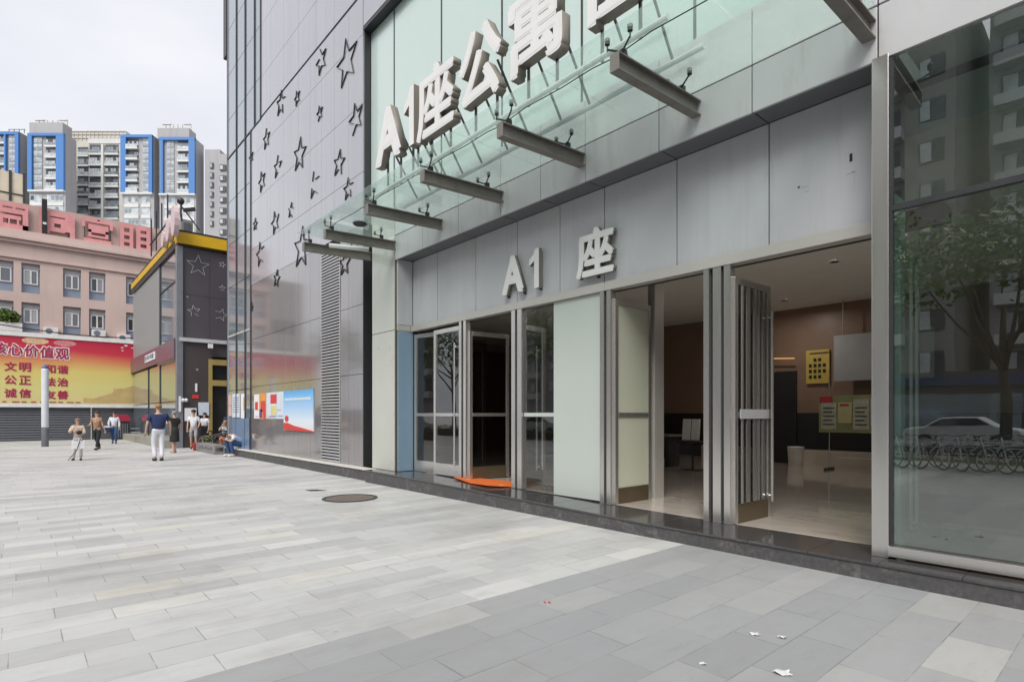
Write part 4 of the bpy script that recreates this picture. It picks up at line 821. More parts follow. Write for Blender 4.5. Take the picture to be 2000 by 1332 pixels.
g = MB(); g.box(Xa - 0.1, Xa, 5.57, 5.7, 5.15, 9.4); g.box(Xb, Xb + 0.1, 5.57, 5.7, 5.15, 9.4); g.box(Xa, Xb, 5.58, 5.67, 7.9, 7.95); g.build('side_mullion', M['dark'], sh)
g = MB(); g.box(-44, Xb + 0.2, 5.45, 5.9, 4.25, 5.12); g.build('sign_band', M['mauve'], sh)
g = MB(); g.box(Xa + 0.05, -30.27, 5.46, 5.95, 4.12, 5.14); g.build('band_end', M['plum'], sh)
g = MB(); zz = [0.38, 2.2, 4.2]
for a, b in ((-43.9, -38.2), (-38.1, Xa), (Xa + 0.1, Xb)):
    for c, d in zip(zz, zz[1:]): g.box(a, b, 5.6, 5.63, c, d - 0.04)
g.build('shop_window', M['winblue'], sh)
g = MB()
for x in (-38.15, Xa + 0.05): g.box(x - 0.05, x + 0.05, 5.56, 5.64, 0.38, 4.2)
g.build('shop_mullion', M['dark'], sh)
g = MB(); g.box(-44, -30.1, 4.9, 5.94, 0, 0.37); g.build('plinth', mat('stone_plinth', (0.28, 0.27, 0.23), 0.7, 0, 0.15, 2), sh)
g = MB(); g.box(-30.02, -29.93, 6.84, 7.0, 0, 4.22); g.box(-30.02, -29.93, 7.0, 9.55, 3.95, 4.22); g.box(-30.02, -29.93, 7.0, 9.55, 2.95, 3.22); g.box(-30.02, -29.93, 9.4, 9.6, 0, 4.22); g.build('entrance_frame', M['gold'], sh)
g = MB(); g.box(-30.6, -30.25, 7.0, 9.6, 0, 4.3); g.build('entrance_recess', M['blackint'], sh)
for px, py, r in ((387, 519, .52), (434, 517, .17), (434, 563, .17), (379, 608, .30), (432, 615, .33), (366, 580, .06), (385, 722, .07)):
    p = onX(px, py, -30); star('star', p[1], p[2], r, rng.uniform(-.2, .3), -29.995, M['star_white'], sh, 0.022, 'X', -0.04)
def plate(px0, px1, py0, py1, name, m, x=-29.99, d=0.04):
    a = onX(px0, py1, x); b = onX(px1, py0, x); g = MB(); g.box(x, x + d, a[1], b[1], a[2], b[2]); return g.build(name, m, sh)
plate(381, 385, 749, 765, 'house_number', M['whitep']); plate(375, 388, 771, 778, 'red_lettering', M['redp'], d=0.02); plate(349, 353.5, 774, 804, 'column_label', M['whitep'], -29.89)
for px in (357.5, 363.5):
    p = onX(px, 781.5, -29.9); g = MB(); g.ball(p, 0.09, 10, 6); g.build('globe_lamp', M['white'], sh, True)
p = onX(411, 676, -29.7); g = MB(); g.box(p[0] - .1, p[0] + .1, p[1] - .09, p[1] + .09, p[2] - .1, p[2] + .1); g.build('lamp_box', M['white'], sh); g = MB(); g.tube([(p[0], p[1], p[2] + .1), (p[0], p[1], 4.985)], 0.015); g.build('lamp_rod', M['dark'], sh)
a = onY(284, 690, 5.44); b = onY(303, 690, 5.44)
g = MB(); g.box(a[0], b[0], 5.41, 5.445, 4.52, 4.92); so = g.build('shop_sign', M['whitep'], sh)
g = MB(); L_ = b[0] - a[0]
for k, (f0, f1) in enumerate(((.06, .2), (.26, .38), (.42, .5), (.56, .68), (.72, .9))): g.box(a[0] + L_ * f0, a[0] + L_ * f1, 5.40, 5.408, 4.6 + 0.05 * (k % 2), 4.85)
g.build('lettering', M['ink'], so)
# notice boards by the entrance
for (p0, p1, q0, q1, lab, yoff) in ((388, 408, 786, 811, 'blank pale grey notice board left of the gold shop entrance', 0.03), (361, 383, 797, 822, 'white notice board behind the capped passer-by', 0.08)):
    a = onX(p0, q1, -29.9); b = onX(p1, q0, -29.9); t = thing('notice_board', lab, 'notice board', (-29.95, a[1], a[2])); g = MB(); g.box(-29.98, -29.9 + yoff, a[1], b[1], a[2], b[2]); g.build('board', M['palepaper'] if yoff < .05 else M['whitep'], t); g = MB(); g.bar((-29.97, (a[1] + b[1]) / 2, a[2] - .0), (-29.97, (a[1] + b[1]) / 2, 0.0), 0.05); g.build('post', M['dark'], t)
# letters and floodlight on the shop's roof
t = thing('roof_letter_sign', 'row of pinkish white rounded letters on the shop roof, seen edge on', 'sign', (-33, 5.3, 10.2))
for k, (px, py, r_, h) in enumerate(((321, 468, .26, .40), (331, 450, .32, .55), (342, 432, .36, .7))):
    p = onY(px, py, 5.35); g = MB(); n_ = 14; g.prism([(p[0] + r_ * 1.3 * math.cos(2 * math.pi * j / n_), 5.25, p[2] + h * math.sin(2 * math.pi * j / n_)) for j in range(n_)], (0, 0.2, 0)); lo_ = g.build('letter', mat('pink_white_letter', (0.60, 0.46, 0.48), 0.5) if k == 0 else M['pwl'], t)
    if k == 0: M['pwl'] = lo_.data.materials[0]
g = MB(); 
for x in (-36, -34.5, -33, -31.5): g.bar((x, 5.4, 10.15), (x, 5.4, 12.2), 0.06)
g.bar((-36.5, 5.42, 10.9), (-31, 5.42, 10.9), 0.06); g.build('support', M['dark'], t)
t = thing('roof_floodlight', 'black floodlight on a bent bracket above the yellow cornice', 'lamp', (-30.3, 5.8, 10.2)); p0 = onX(355, 432, -30.3); p1 = onX(354, 400, -30.3); p2 = onX(378, 409, -30.3); p3 = onX(390, 450, -30.3)
g = MB(); g.tube([p0, onX(353, 415, -30.3), p1], 0.05); g.tube([onX(356, 405, -30.3), p3], 0.03); g.build('bracket', M['dark'], t)
g = MB(); g.ball(onX(353, 393, -30.3), 0.17, 10, 6); g.build('hood', M['dark'], t, True); g = MB(); a = Vector(onX(358, 411, -30.3)); b = Vector(onX(381, 409, -30.3)); g.bar(a, b, 0.14, 0.16); g.build('lamp_head', M['dark'], t)
t = thing('roof_vent', 'grey vent box on the shop roof behind the yellow cornice', 'vent', (-31, 6.4, 10.2)); a = onX(354, 452, -31); b = onX(377, 432, -31); g = MB(); g.box(-32, -31, a[1], b[1], 10.19, b[2]); g.build('casing', M['concrete'], t); g = MB(); g.box(-30.995, -30.97, a[1] + .1, b[1] - .1, 10.4, b[2] - .15); g.build('grille', M['slate'], t)

# ------------------------------------------------------------------ apartment towers
M['tgrey'] = mat('tower_grey_render', (0.32, 0.315, 0.325), 0.7, 0, 0.08, 0.1, dirt=(0.22, 0.21, 0.2), dirt_amt=0.4, dirt_scale=0.15, dirt_stretch=(3, 3, .3)); M['tblue'] = mat('tower_blue_frame', (0.055, 0.17, 0.42), 0.6, 0, 0.06, 0.1); M['tbeige'] = mat('tower_beige_render', (0.50, 0.47, 0.42), 0.75, 0, 0.1, 0.2); M['twhite'] = mat('tower_white_slab', (0.54, 0.54, 0.53), 0.7, 0, 0.06, 0.2); M['tglass'] = mat('tower_glass', (0.17, 0.20, 0.22), 0.08, 0, 0.5, 0.35, spec=0.9, coat=0.8); M['tdark'] = mat('tower_dark_opening', (0.06, 0.065, 0.075), 0.3, 0, 0.5, 0.5); M['tblind'] = mat('tower_pale_window', (0.40, 0.43, 0.45), 0.3, 0, 0.45, 0.7, coat=0.4)
XT = -220.0
def Y_(px): return onX(px, 800, XT)[1]
def Z_(py, px=250): return onX(px, py, XT)[2]
RT, FW = Vector((SA, CA, 0)), Vector((-CA, SA, 0)); DT = 240.0        # the towers stand square to the street: right and depth directions
def pt_(px, d, z): return FW * (DT - d) + RT * ((px - CX) / F * DT) + Vector((0, 0, z))
def zt_(py): return max(0, EYE + (HZ - py) / F * DT)
def slab(g, p0, p1, q0, q1, x0=0.0, x1=0.5):
    x0, x1 = [x * .35 if x > 0 else x for x in (x0, x1)]; za, zb = zt_(q1), zt_(q0); return g.hexa([pt_(p0, x1, za), pt_(p1, x1, za), pt_(p1, x0, za), pt_(p0, x0, za), pt_(p0, x1, zb), pt_(p1, x1, zb), pt_(p1, x0, zb), pt_(p0, x0, zb)])
def tower(label, L_, R_, top, mid, depth=6):
    t = thing('apartment_tower', label, 'apartment tower', pt_((L_ + R_) / 2, 0, 0)); g = MB(); slab(g, L_, R_, top, 900, -depth, 0); g.build('wall', M['tgrey'], t); return t
def bluebay(t, p0, p1, top, mid, bars):
    for a, b in bars:
        g = MB(); slab(g, a, b, top, mid, 0.0, 3.2); g.build('blue_fin', M['tblue'], t)
    g = MB(); slab(g, p0, p1, top - 0.3, top + 5, 0.0, 3.3); g.build('blue_band', M['tblue'], t)
    g = MB(); slab(g, p0, p1, mid, mid + 3.2, 0.0, 3.5); g.build('sill_band', M['twhite'], t)
def strip(t, p0, p1, top, mid, rows):
    g = MB(); slab(g, p0, p1, top, mid, 0.0, 1.0); s_ = g.build('window_strip', M['tblind'], t); h = (mid - top) / rows; g = MB(); pm = (p0 + p1) / 2
    for k in range(rows): slab(g, p0 + 0.4, p1 - 0.4, top + k * h + h * rng.uniform(.1, .3), top + k * h + h * rng.uniform(.5, .85), 1.0, 1.1)
    g.build('pane', M['tglass'], s_); g = MB(); slab(g, pm - 0.25, pm + 0.25, top, mid, 1.0, 1.2)
    for k in range(rows + 1): slab(g, p0, p1, top + k * h - .35, top + k * h + .35, 1.1, 1.3)
    g.build('frame', M['tgrey'], s_)
def balconies(t, p0, p1, top, mid, rows, out=2.6):
    h = (mid - top) / rows
    for k in range(rows):
        q0, q1 = top + k * h, top + (k + 1) * h
        g = MB(); slab(g, p0, p1, q0, q1 - 0.2, 0.0, 0.2); wn = g.build('window', M['tdark'], t)
        g = MB(); n_ = 5
        for j in range(n_):
            if rng.random() < .72: a = p0 + (p1 - p0) * j / n_; slab(g, a + .3, a + (p1 - p0) / n_ - .3, q0 + h * .22, q0 + h * rng.uniform(.5, .62), 0.2, 0.4)
        g.build('pane', M['tblind'] if rng.random() < .6 else M['tglass'], wn)
        g = MB(); slab(g, p0 - .5, p1 + .3, q1 - h * .18, q1, 0.0, out); bo = g.build('balcony', M['twhite'], t)
        g = MB(); slab(g, p0 - .3, p1, q1 - h * .45, q1 - h * .2, out - .3, out - .2); g.build('railing', M['tblind'] if rng.random() < .5 else M['tglass'], bo)
def roofbits(t, p0, p1, q0, q1):
    g = MB()
    for a, b in ((0.0, .12), (.2, .26), (.34, .38), (.5, .54), (.66, .7), (.86, 1)): slab(g, p0 + (p1 - p0) * a, p0 + (p1 - p0) * b, q0, q1, -3, -2.5)
    slab(g, p0, p0 + (p1 - p0) * .3, q0 - .8, q0 + 1, -3, -2.2); slab(g, p0 + (p1 - p0) * .75, p1, q0 - .8, q0 + 1, -3, -2.2); g.build('roof_frame', M['twhite'], t)
def lower(t, p0, p1, top, bot, rows, cols):
    h = (bot - top) / rows
    for k in range(rows):
        g = MB(); slab(g, p0, p1, top + k * h, top + (k + 1) * h - h * .3, 0, .4); wn = g.build('window', M['tblind'], t); g = MB()
        for j in range(cols):
            a = p0 + (p1 - p0) * j / cols
            if rng.random() < .6: slab(g, a + .5, a + (p1 - p0) / cols - .6, top + k * h + h * .12, top + k * h + h * .5, .4, .5)
        g.build('pane', M['tglass'] if rng.random() < .6 else M['tdark'], wn); g = MB(); slab(g, p0 - .5, p1 + .5, top + (k + 1) * h - h * .3, top + (k + 1) * h, 0, 1.2); g.build('balcony', M['twhite'], t)
t = tower('leftmost blue framed apartment tower, cut by the photo edge', -40, 40, 259, 375); bluebay(t, -40, 38, 260, 345, [(33, 40), (12, 15)]); strip(t, 19, 33, 264, 345, 7); balconies(t, -2, 11, 262, 345, 4); balconies(t, -40, -6, 262, 345, 4); lower(t, -38, 36, 352, 450, 4, 6)
g = MB(); 
for a in (14, 24, 34, 44): slab(g, a, a + .5, 251, 259, -1, -.6)
slab(g, 14, 46, 251, 251.8, -1, -.6); g.build('roof_rail', M['tgrey'], t)
t = tower('tall blue framed apartment tower with grey roof block, second from the left edge', 57.5, 128, 262, 375); bluebay(t, 58, 128, 263, 373, [(57.5, 66), (113, 128)]); strip(t, 67, 83, 264, 373, 9); balconies(t, 90, 112.5, 268, 373, 5); lower(t, 60, 82, 380, 470, 4, 3); lower(t, 92, 124, 380, 470, 4, 4)
g = MB(); slab(g, 58, 123, 240, 262, -5, 0.5); g.build('roof_block', M['tgrey'], t); roofbits(t, 59, 122, 229, 240)
t = thing('apartment_block', 'beige balconied apartment block set back between the blue towers', 'apartment block', pt_(190, -18, 0)); DT = 258.0
g = MB(); slab(g, 126, 246, 256, 900, -15, 0); g.build('wall', M['tbeige'], t)
g = MB()
for a in range(128, 244, 8): slab(g, a, a + .7, 257, 275, 0, .8)
for q in (257, 263, 270): slab(g, 127, 245, q, q + .8, .3, 1)
g.build('roof_lattice', M['tbeige'], t)
g = MB(); slab(g, 173, 238, 271, 281, 0, .7); g.build('attic_panel', M['twhite'], t)
balconies(t, 152, 173, 288, 440, 8, 1.6); balconies(t, 175, 200, 283, 430, 7, 2.2); balconies(t, 206, 232, 283, 430, 7, 2.2)
g = MB(); slab(g, 200.5, 205, 284, 440, 0, 3.2); g.build('white_pier', M['twhite'], t); DT = 240.0
t = tower('blue framed apartment tower right of the beige block', 238.5, 301, 266, 380); bluebay(t, 238.5, 300, 266, 378, [(238.5, 249), (293, 300)]); balconies(t, 249, 271, 272, 378, 5, 3.6); strip(t, 280, 292, 270, 378, 9); lower(t, 244, 271, 384, 470, 4, 4); lower(t, 277, 294, 384, 470, 4, 2)
g = MB(); slab(g, 301, 318, 262, 900, -8, -3); g.build('side_block', M['tgrey'], t)
t = tower('apartment tower with grey parapet and blue frame, nearest the star wall', 312, 383, 272, 380); bluebay(t, 313, 383, 271, 380, [(316, 321), (371, 383)]); strip(t, 327, 340.5, 272, 380, 9); balconies(t, 348, 371, 276, 380, 5); lower(t, 322, 343, 384, 480, 4, 3); lower(t, 348, 380, 384, 480, 4, 4)
g = MB(); slab(g, 308, 370, 251, 272, -5, 0.6); g.build('roof_block', M['tgrey'], t); roofbits(t, 310, 366, 237, 251)
t = thing('grey_tower', 'plain grey tower with a stepped roofline half hidden by the star wall', 'apartment tower', pt_(430, 0, 0))
g = MB(); slab(g, 395, 425, 288, 900, -8, -2); slab(g, 425.1, 500, 300, 900, -8, -.5); g.build('wall', M['tgrey'], t)
for k in range(7):
    for a, b in ((406, 413), (429, 441)):
        q = 315 + k * 19 if a < 420 else 322 + k * 21; g = MB(); slab(g, a, b, q, q + 11, -2, (-1.6 if a < 420 else .2)); wn = g.build('window', M['tdark'], t); g = MB(); slab(g, a + 1, (a + b) / 2, q + 1.5, q + 9, *((-1.6, -1.5) if a < 420 else (.2, .3))); g.build('pane', M['tblind'], wn)

# ------------------------------------------------------------------ the street behind the camera (seen in the glass)
def tree(name, label, x, y, h, crown, seed, m, n=2600, group=None):
    r = random.Random(seed); t = thing(name, label, 'tree', (x, y, 0), group); g = MB(); top = Vector((x + r.uniform(-.3, .3), y + r.uniform(-.3, .3), h * .62))
    g.tube([(x, y, 0), (x + .05, y, h * .2), (x - .06, y + .05, h * .42), top], [.19, .15, .12, .06], 9); ends = []
    for k in range(7):
        a = k * 2.4 + r.random(); b = Vector((x, y, h * r.uniform(.33, .55))); e = Vector((x + math.cos(a) * crown * .75, y + math.sin(a) * crown * .75, h * r.uniform(.62, .95))); mid = b.lerp(e, .5) + Vector((0, 0, -.15)); g.tube([b, mid, e], [.07, .045, .02], 6); ends.append(e)
    g.build('trunk', M['bark'], t, True); g = MB()
    for e in ends + [top + Vector((0, 0, h * .25))]: leaves(g, e, (crown * .55, crown * .55, crown * .42), n // 8, 0.13, r)
    g.build('crown', m, t); return t
tree('street_tree', 'street tree with a dark trunk mirrored in the right shop glass', -3.3, -12.0, 8.2, 3.2, 11, M['leaf'])
tree('street_tree', 'yellow green street tree mirrored low in the upper right glass', -9.0, -13.2, 9.5, 3.0, 12, M['leaf_l'])
tree('street_tree', 'street tree mirrored in the narrow glass beside the frosted panel', -24, -13, 8.5, 3.2, 13, M['leaf_l'])
tree('street_tree', 'dark street tree mirrored in the left door pair', -36, -12, 9, 3.4, 14, M['leaf'])
tree('street_tree', 'tree mirrored in the polished star wall beside the grey block', -58, -14, 11, 3.4, 15, M['leaf'])
tree('street_tree', 'leafy street tree mirrored at the far right of the glass', 1.5, -13.5, 8.8, 3.4, 16, M['leaf'], 3600)
tree('street_tree', 'broad street tree mirrored between the balconied and the grey buildings', -15.5, -14.5, 9.2, 3.6, 17, M['leaf'], 3600)
def block(label, x0, x1, y, z, m, cols, rows, faceX=False):
    t = thing('street_building', label, 'building', ((x0 + x1) / 2, y, 0)); g = MB(); g.box(x0, x1, y - 14, y, 0, z); g.build('wall', m, t)
    for c in range(cols):
        xc = x0 + (x1 - x0) * (c + .5) / cols; g = MB(); q = MB(); b = MB()
        for r_ in range(rows):
            zc = 4.6 + r_ * (z - 6) / rows; wd = (x1 - x0) / cols * .28
            g.box(xc - wd, xc + wd, y, y + .06, zc, zc + 1.6); q.box(xc - wd + .1, xc - .05, y + .06, y + .09, zc + .1, zc + 1.5)
            if c % 2 == 0: b.box(xc - wd - .3, xc + wd + .3, y, y + 1.1, zc - .9, zc - .1)
        wn = g.build('window', M['tdark'], t); q.build('pane', M['tblind'], wn)
        if c % 2 == 0: b.build('balcony', M['twhite'], t)
    return t
M['bld1'] = mat('weathered_grey_facade', (0.26, 0.25, 0.24), 0.8, 0, 0.1, 0.1, dirt=(0.14, 0.13, 0.12), dirt_amt=0.5, dirt_scale=0.25, dirt_stretch=(3, 3, .3))
block('balconied street building mirrored in the upper right glass', -26, -9.5, -38, 34, M['bld1'], 6, 9)
block('tall grey street building mirrored at the far right of the glass', -8.2, 14, -42, 38, M['tgrey'], 7, 11)
block('pale street building mirrored in the left glass doors', -58, -30, -40, 26, M['tgrey'], 8, 7)
block('pinkish street building mirrored behind the tree in the glass', 18, 48, -36, 24, M['pink'], 8, 6)
t = thing('shop_front', 'low shop with a blue fascia and yellow sign mirrored in the glass', 'shop', (-10, -30, 0)); g = MB(); g.box(-22, 6, -37, -30, 0, 4.2); g.build('wall', M['plum'], t); g = MB(); g.box(-20, -4, -29.99, -29.7, 3.3, 3.9); g.build('fascia', mat('blue_fascia', (0.04, 0.06, 0.14), 0.4), t); g = MB(); g.box(-3.9, 0, -29.99, -29.7, 2.9, 4.0); g.build('yellow_sign', M['yellow'], t); g = MB(); g.box(-20, -5, -29.98, -29.9, 0.3, 2.8); g.build('window', M['winblue'], t)
t = thing('grey_block', 'grey block mirrored in the polished star wall', 'building', (-60, -7, 0)); g = MB(); g.box(-74, -60, -10.2, -5.0, 0, 15.5); g.build('wall', M['tgrey'], t); g = MB()
for k in range(5): g.box(-60, -59.94, -9.4 + k * .9, -8.9 + k * .9, 7, 8.4); g.box(-60, -59.94, -9.4 + k * .9, -8.9 + k * .9, 10, 11.4)
g.build('window', M['tdark'], t)
t = thing('hedge', 'low clipped hedge along the street mirrored in the door glass', 'hedge', (-14, -10.6, 0)); g = MB(); r3 = random.Random(5)
for k in range(48): leaves(g, (-38 + k * 1.0, -10.6, .45), (.6, .35, .42), 60, .09, r3)
g.build('foliage', M['leaf'], t); g = MB(); g.box(-38.5, 10, -10.8, -10.4, 0, .5); g.build('soil_bed', M['bark'], t)
def bicycle(label, x, y, rz, group, col):
    t = thing('bicycle', label, 'bicycle', (0, 0, 0), group)
    for wx in (-.52, .52):
        g = MB(); ring = [(wx + .32 * math.cos(a * math.pi / 10), 0, .34 + .32 * math.sin(a * math.pi / 10)) for a in range(21)]; g.tube(ring, .018, 6, False); wo = g.build('wheel', M['rubber'], t)
        g = MB(); ring = [(wx + .29 * math.cos(a * math.pi / 10), 0, .34 + .29 * math.sin(a * math.pi / 10)) for a in range(21)]; g.tube(ring, .008, 5, False)
        for a in range(8): g.tube([(wx, 0, .34), (wx + .29 * math.cos(a * math.pi / 4), 0, .34 + .29 * math.sin(a * math.pi / 4))], .003, 4)
        g.build('rim', M['steel'], wo)
    g = MB()
    for a, b in (((-.52, 0, .34), (-.15, 0, .30)), ((-.15, 0, .30), (-.28, 0, .80)), ((-.15, 0, .30), (.36, 0, .74)), ((-.25, 0, .66), (.36, 0, .80)), ((-.52, 0, .34), (-.27, 0, .72)), ((.52, 0, .34), (.34, 0, .95))): g.tube([a, b], .018, 7)
    g.build('frame', col, t); g = MB(); g.ball((-.29, 0, .84), (.13, .07, .035), 10, 6); g.build('saddle', M['rubber'], t, True)
    g = MB(); g.tube([(.28, -.27, 1.0), (.34, -.1, .97), (.34, .1, .97), (.28, .27, 1.0)], .013, 6); g.build('handlebar', M['dark'], t)
    g = MB()
    for z in (.66, .74, .86):
        g.tube([(.46, -.15, z), (.74, -.17, z), (.74, .17, z), (.46, .15, z), (.46, -.15, z)], .006, 5)
    for k in range(5): g.tube([(.46 + .07 * k, -.16, .66), (.46 + .07 * k, -.16, .86)], .004, 4); g.tube([(.46 + .07 * k, .16, .66), (.46 + .07 * k, .16, .86)], .004, 4)
    g.build('basket', M['silver_slat'], t); t.location = (x, y, 0); t.rotation_euler = (0, 0, rz); return t
M['silverbike'] = mat('silver_bike_paint', (0.62, 0.62, 0.64), 0.3, 0.4)
M['bluebike'] = mat('blue_bike_paint', (0.06, 0.14, 0.32), 0.35, 0.1)
proto = bicycle('parked bicycle of the row mirrored in the right shop glass', -9.5, -7.0, R(38), 'bicycles mirrored in the glass', M['silverbike'])
for k in range(1, 30):
    c = dup(proto); c.location = (-9.5 + k * .47 + rng.uniform(-.08, .08), -7.0 + rng.uniform(-.15, .15), 0); c.rotation_euler = (0, 0, R(38 + rng.uniform(-9, 9)))
t = thing('railing', 'low silver railing behind the bicycles mirrored in the glass', 'railing', (-3, -7.9, 0)); g = MB(); g.tube([(-12, -7.9, .75), (8, -7.9, .75)], .025, 8); g.tube([(-12, -7.9, .4), (8, -7.9, .4)], .018, 8); g.build('rail', M['steel'], t); g = MB()
for k in range(11): g.tube([(-12 + k * 2, -7.9, 0), (-12 + k * 2, -7.9, .74)], .025, 8)
g.build('post', M['steel'], t)
def car(label, x, y, col):
    t = thing('parked_car', label, 'car', (x, y, 0)); prof = [(-2.2, .35), (-2.25, .75), (-2.1, .92), (-1.35, 1.0), (-.75, 1.42), (.65, 1.45), (1.3, 1.02), (2.1, .86), (2.25, .6), (2.2, .32)]
    g = MB(); g.prism([(x + a, y - .86, b) for a, b in prof], (0, 1.72, 0)); g.build('body', col, t, False, .08)
    g = MB(); g.prism([(x + a, y + .861, b) for a, b in ((-1.2, 1.03), (-.68, 1.37), (.58, 1.39), (1.1, 1.05))], (0, .012, 0)); g.build('window', M['pane'], t)
    for wx in (-1.35, 1.4):
        for s in (-1, 1):
            g = MB(); yy = y + s * .80; ring = [(x + wx + .33 * math.cos(a * math.pi / 10), .33 + .33 * math.sin(a * math.pi / 10)) for a in range(20)]; g.prism([(p, yy - .11, q) for p, q in ring], (0, .22, 0)); wo = g.build('wheel', M['rubber'], t)
            g = MB(); yy2 = yy + s * .112; g.prism([(x + wx + .2 * math.cos(a * math.pi / 8), yy2, .33 + .2 * math.sin(a * math.pi / 8)) for a in range(16)], (0, s * .012, 0)); g.build('rim', M['steel'], wo)
    g = MB(); g.box(x + 2.1, x + 2.24, y + .45, y + .75, .62, .74); g.build('headlight', M['whitep'], t); return t
car('white car on the street mirrored in the right shop glass', -6.0, -21, M['white']); car('white car on the street mirrored in the left door pair', -30, -16, M['white']); car('dark blue car on the street farther along, mirrored in the glass', -.5, -21.2, M['bluebike'])

# ------------------------------------------------------------------ people
def skin_obj(name, pts, edges, m, parent, root=0, sub=1):
    me = bpy.data.meshes.new(name); me.from_pydata([p[:3] for p in pts], edges, []); o = bpy.data.objects.new(name, me); C.objects.link(o)
    md = o.modifiers.new('skin', 'SKIN'); md.use_smooth_shade = True
    sv = me.skin_vertices[0].data
    for i, p in enumerate(pts):
        r = p[3]; sv[i].radius = (r, r) if not isinstance(r, tuple) else r
        sv[i].use_root = (i == root)
    sd_ = o.modifiers.new('sub', 'SUBSURF'); sd_.levels = sub; sd_.render_levels = sub
    dg = bpy.context.evaluated_depsgraph_get(); dg.update(); m2 = bpy.data.meshes.new_from_object(o.evaluated_get(dg)); bpy.data.objects.remove(o)
    m2.materials.clear(); m2.materials.append(m); m2.name = name
    for p in m2.polygons: p.use_smooth = True
    return m2
STAND = dict(pelvis=(0, 0, .95), waist=(0, 0, 1.09), chest=(0, -.01, 1.28), neckb=(0, 0, 1.43), neck=(0, -.01, 1.50), jaw=(0, -.03, 1.56), head=(0, -.015, 1.645), crown=(0, 0, 1.70),
             shl=(.18, 0, 1.395), ell=(.23, .02, 1.13), wrl=(.24, -.06, .90), hal=(.24, -.09, .83), shr=(-.18, 0, 1.395), elr=(-.23, .02, 1.13), wrr=(-.24, -.06, .90), har=(-.24, -.09, .83),
             hil=(.095, 0, .90), knl=(.10, -.02, .50), anl=(.10, .03, .09), tol=(.11, -.12, .035), hir=(-.095, 0, .90), knr=(-.10, -.02, .50), anr=(-.10, .03, .09), tor=(-.11, -.12, .035))
RAD = dict(pelvis=.125, waist=.112, chest=.135, neckb=.075, neck=.052, jaw=.068, head=.088, crown=.062, sh=.058, el=.041, wr=.027, ha=.034, hi=.088, kn=.056, an=.038, to=.034)
def rad(k, f=1.0): return RAD.get(k, RAD.get(k[:2])) * f
MID = [('pelvis', 'waist'), ('waist', 'chest'), ('chest', 'neckb'), ('neckb', 'neck'), ('neck', 'jaw'), ('jaw', 'head'), ('head', 'crown')]
SK = mat('light_skin', (0.52, 0.33, 0.24), 0.55, 0, 0.05)
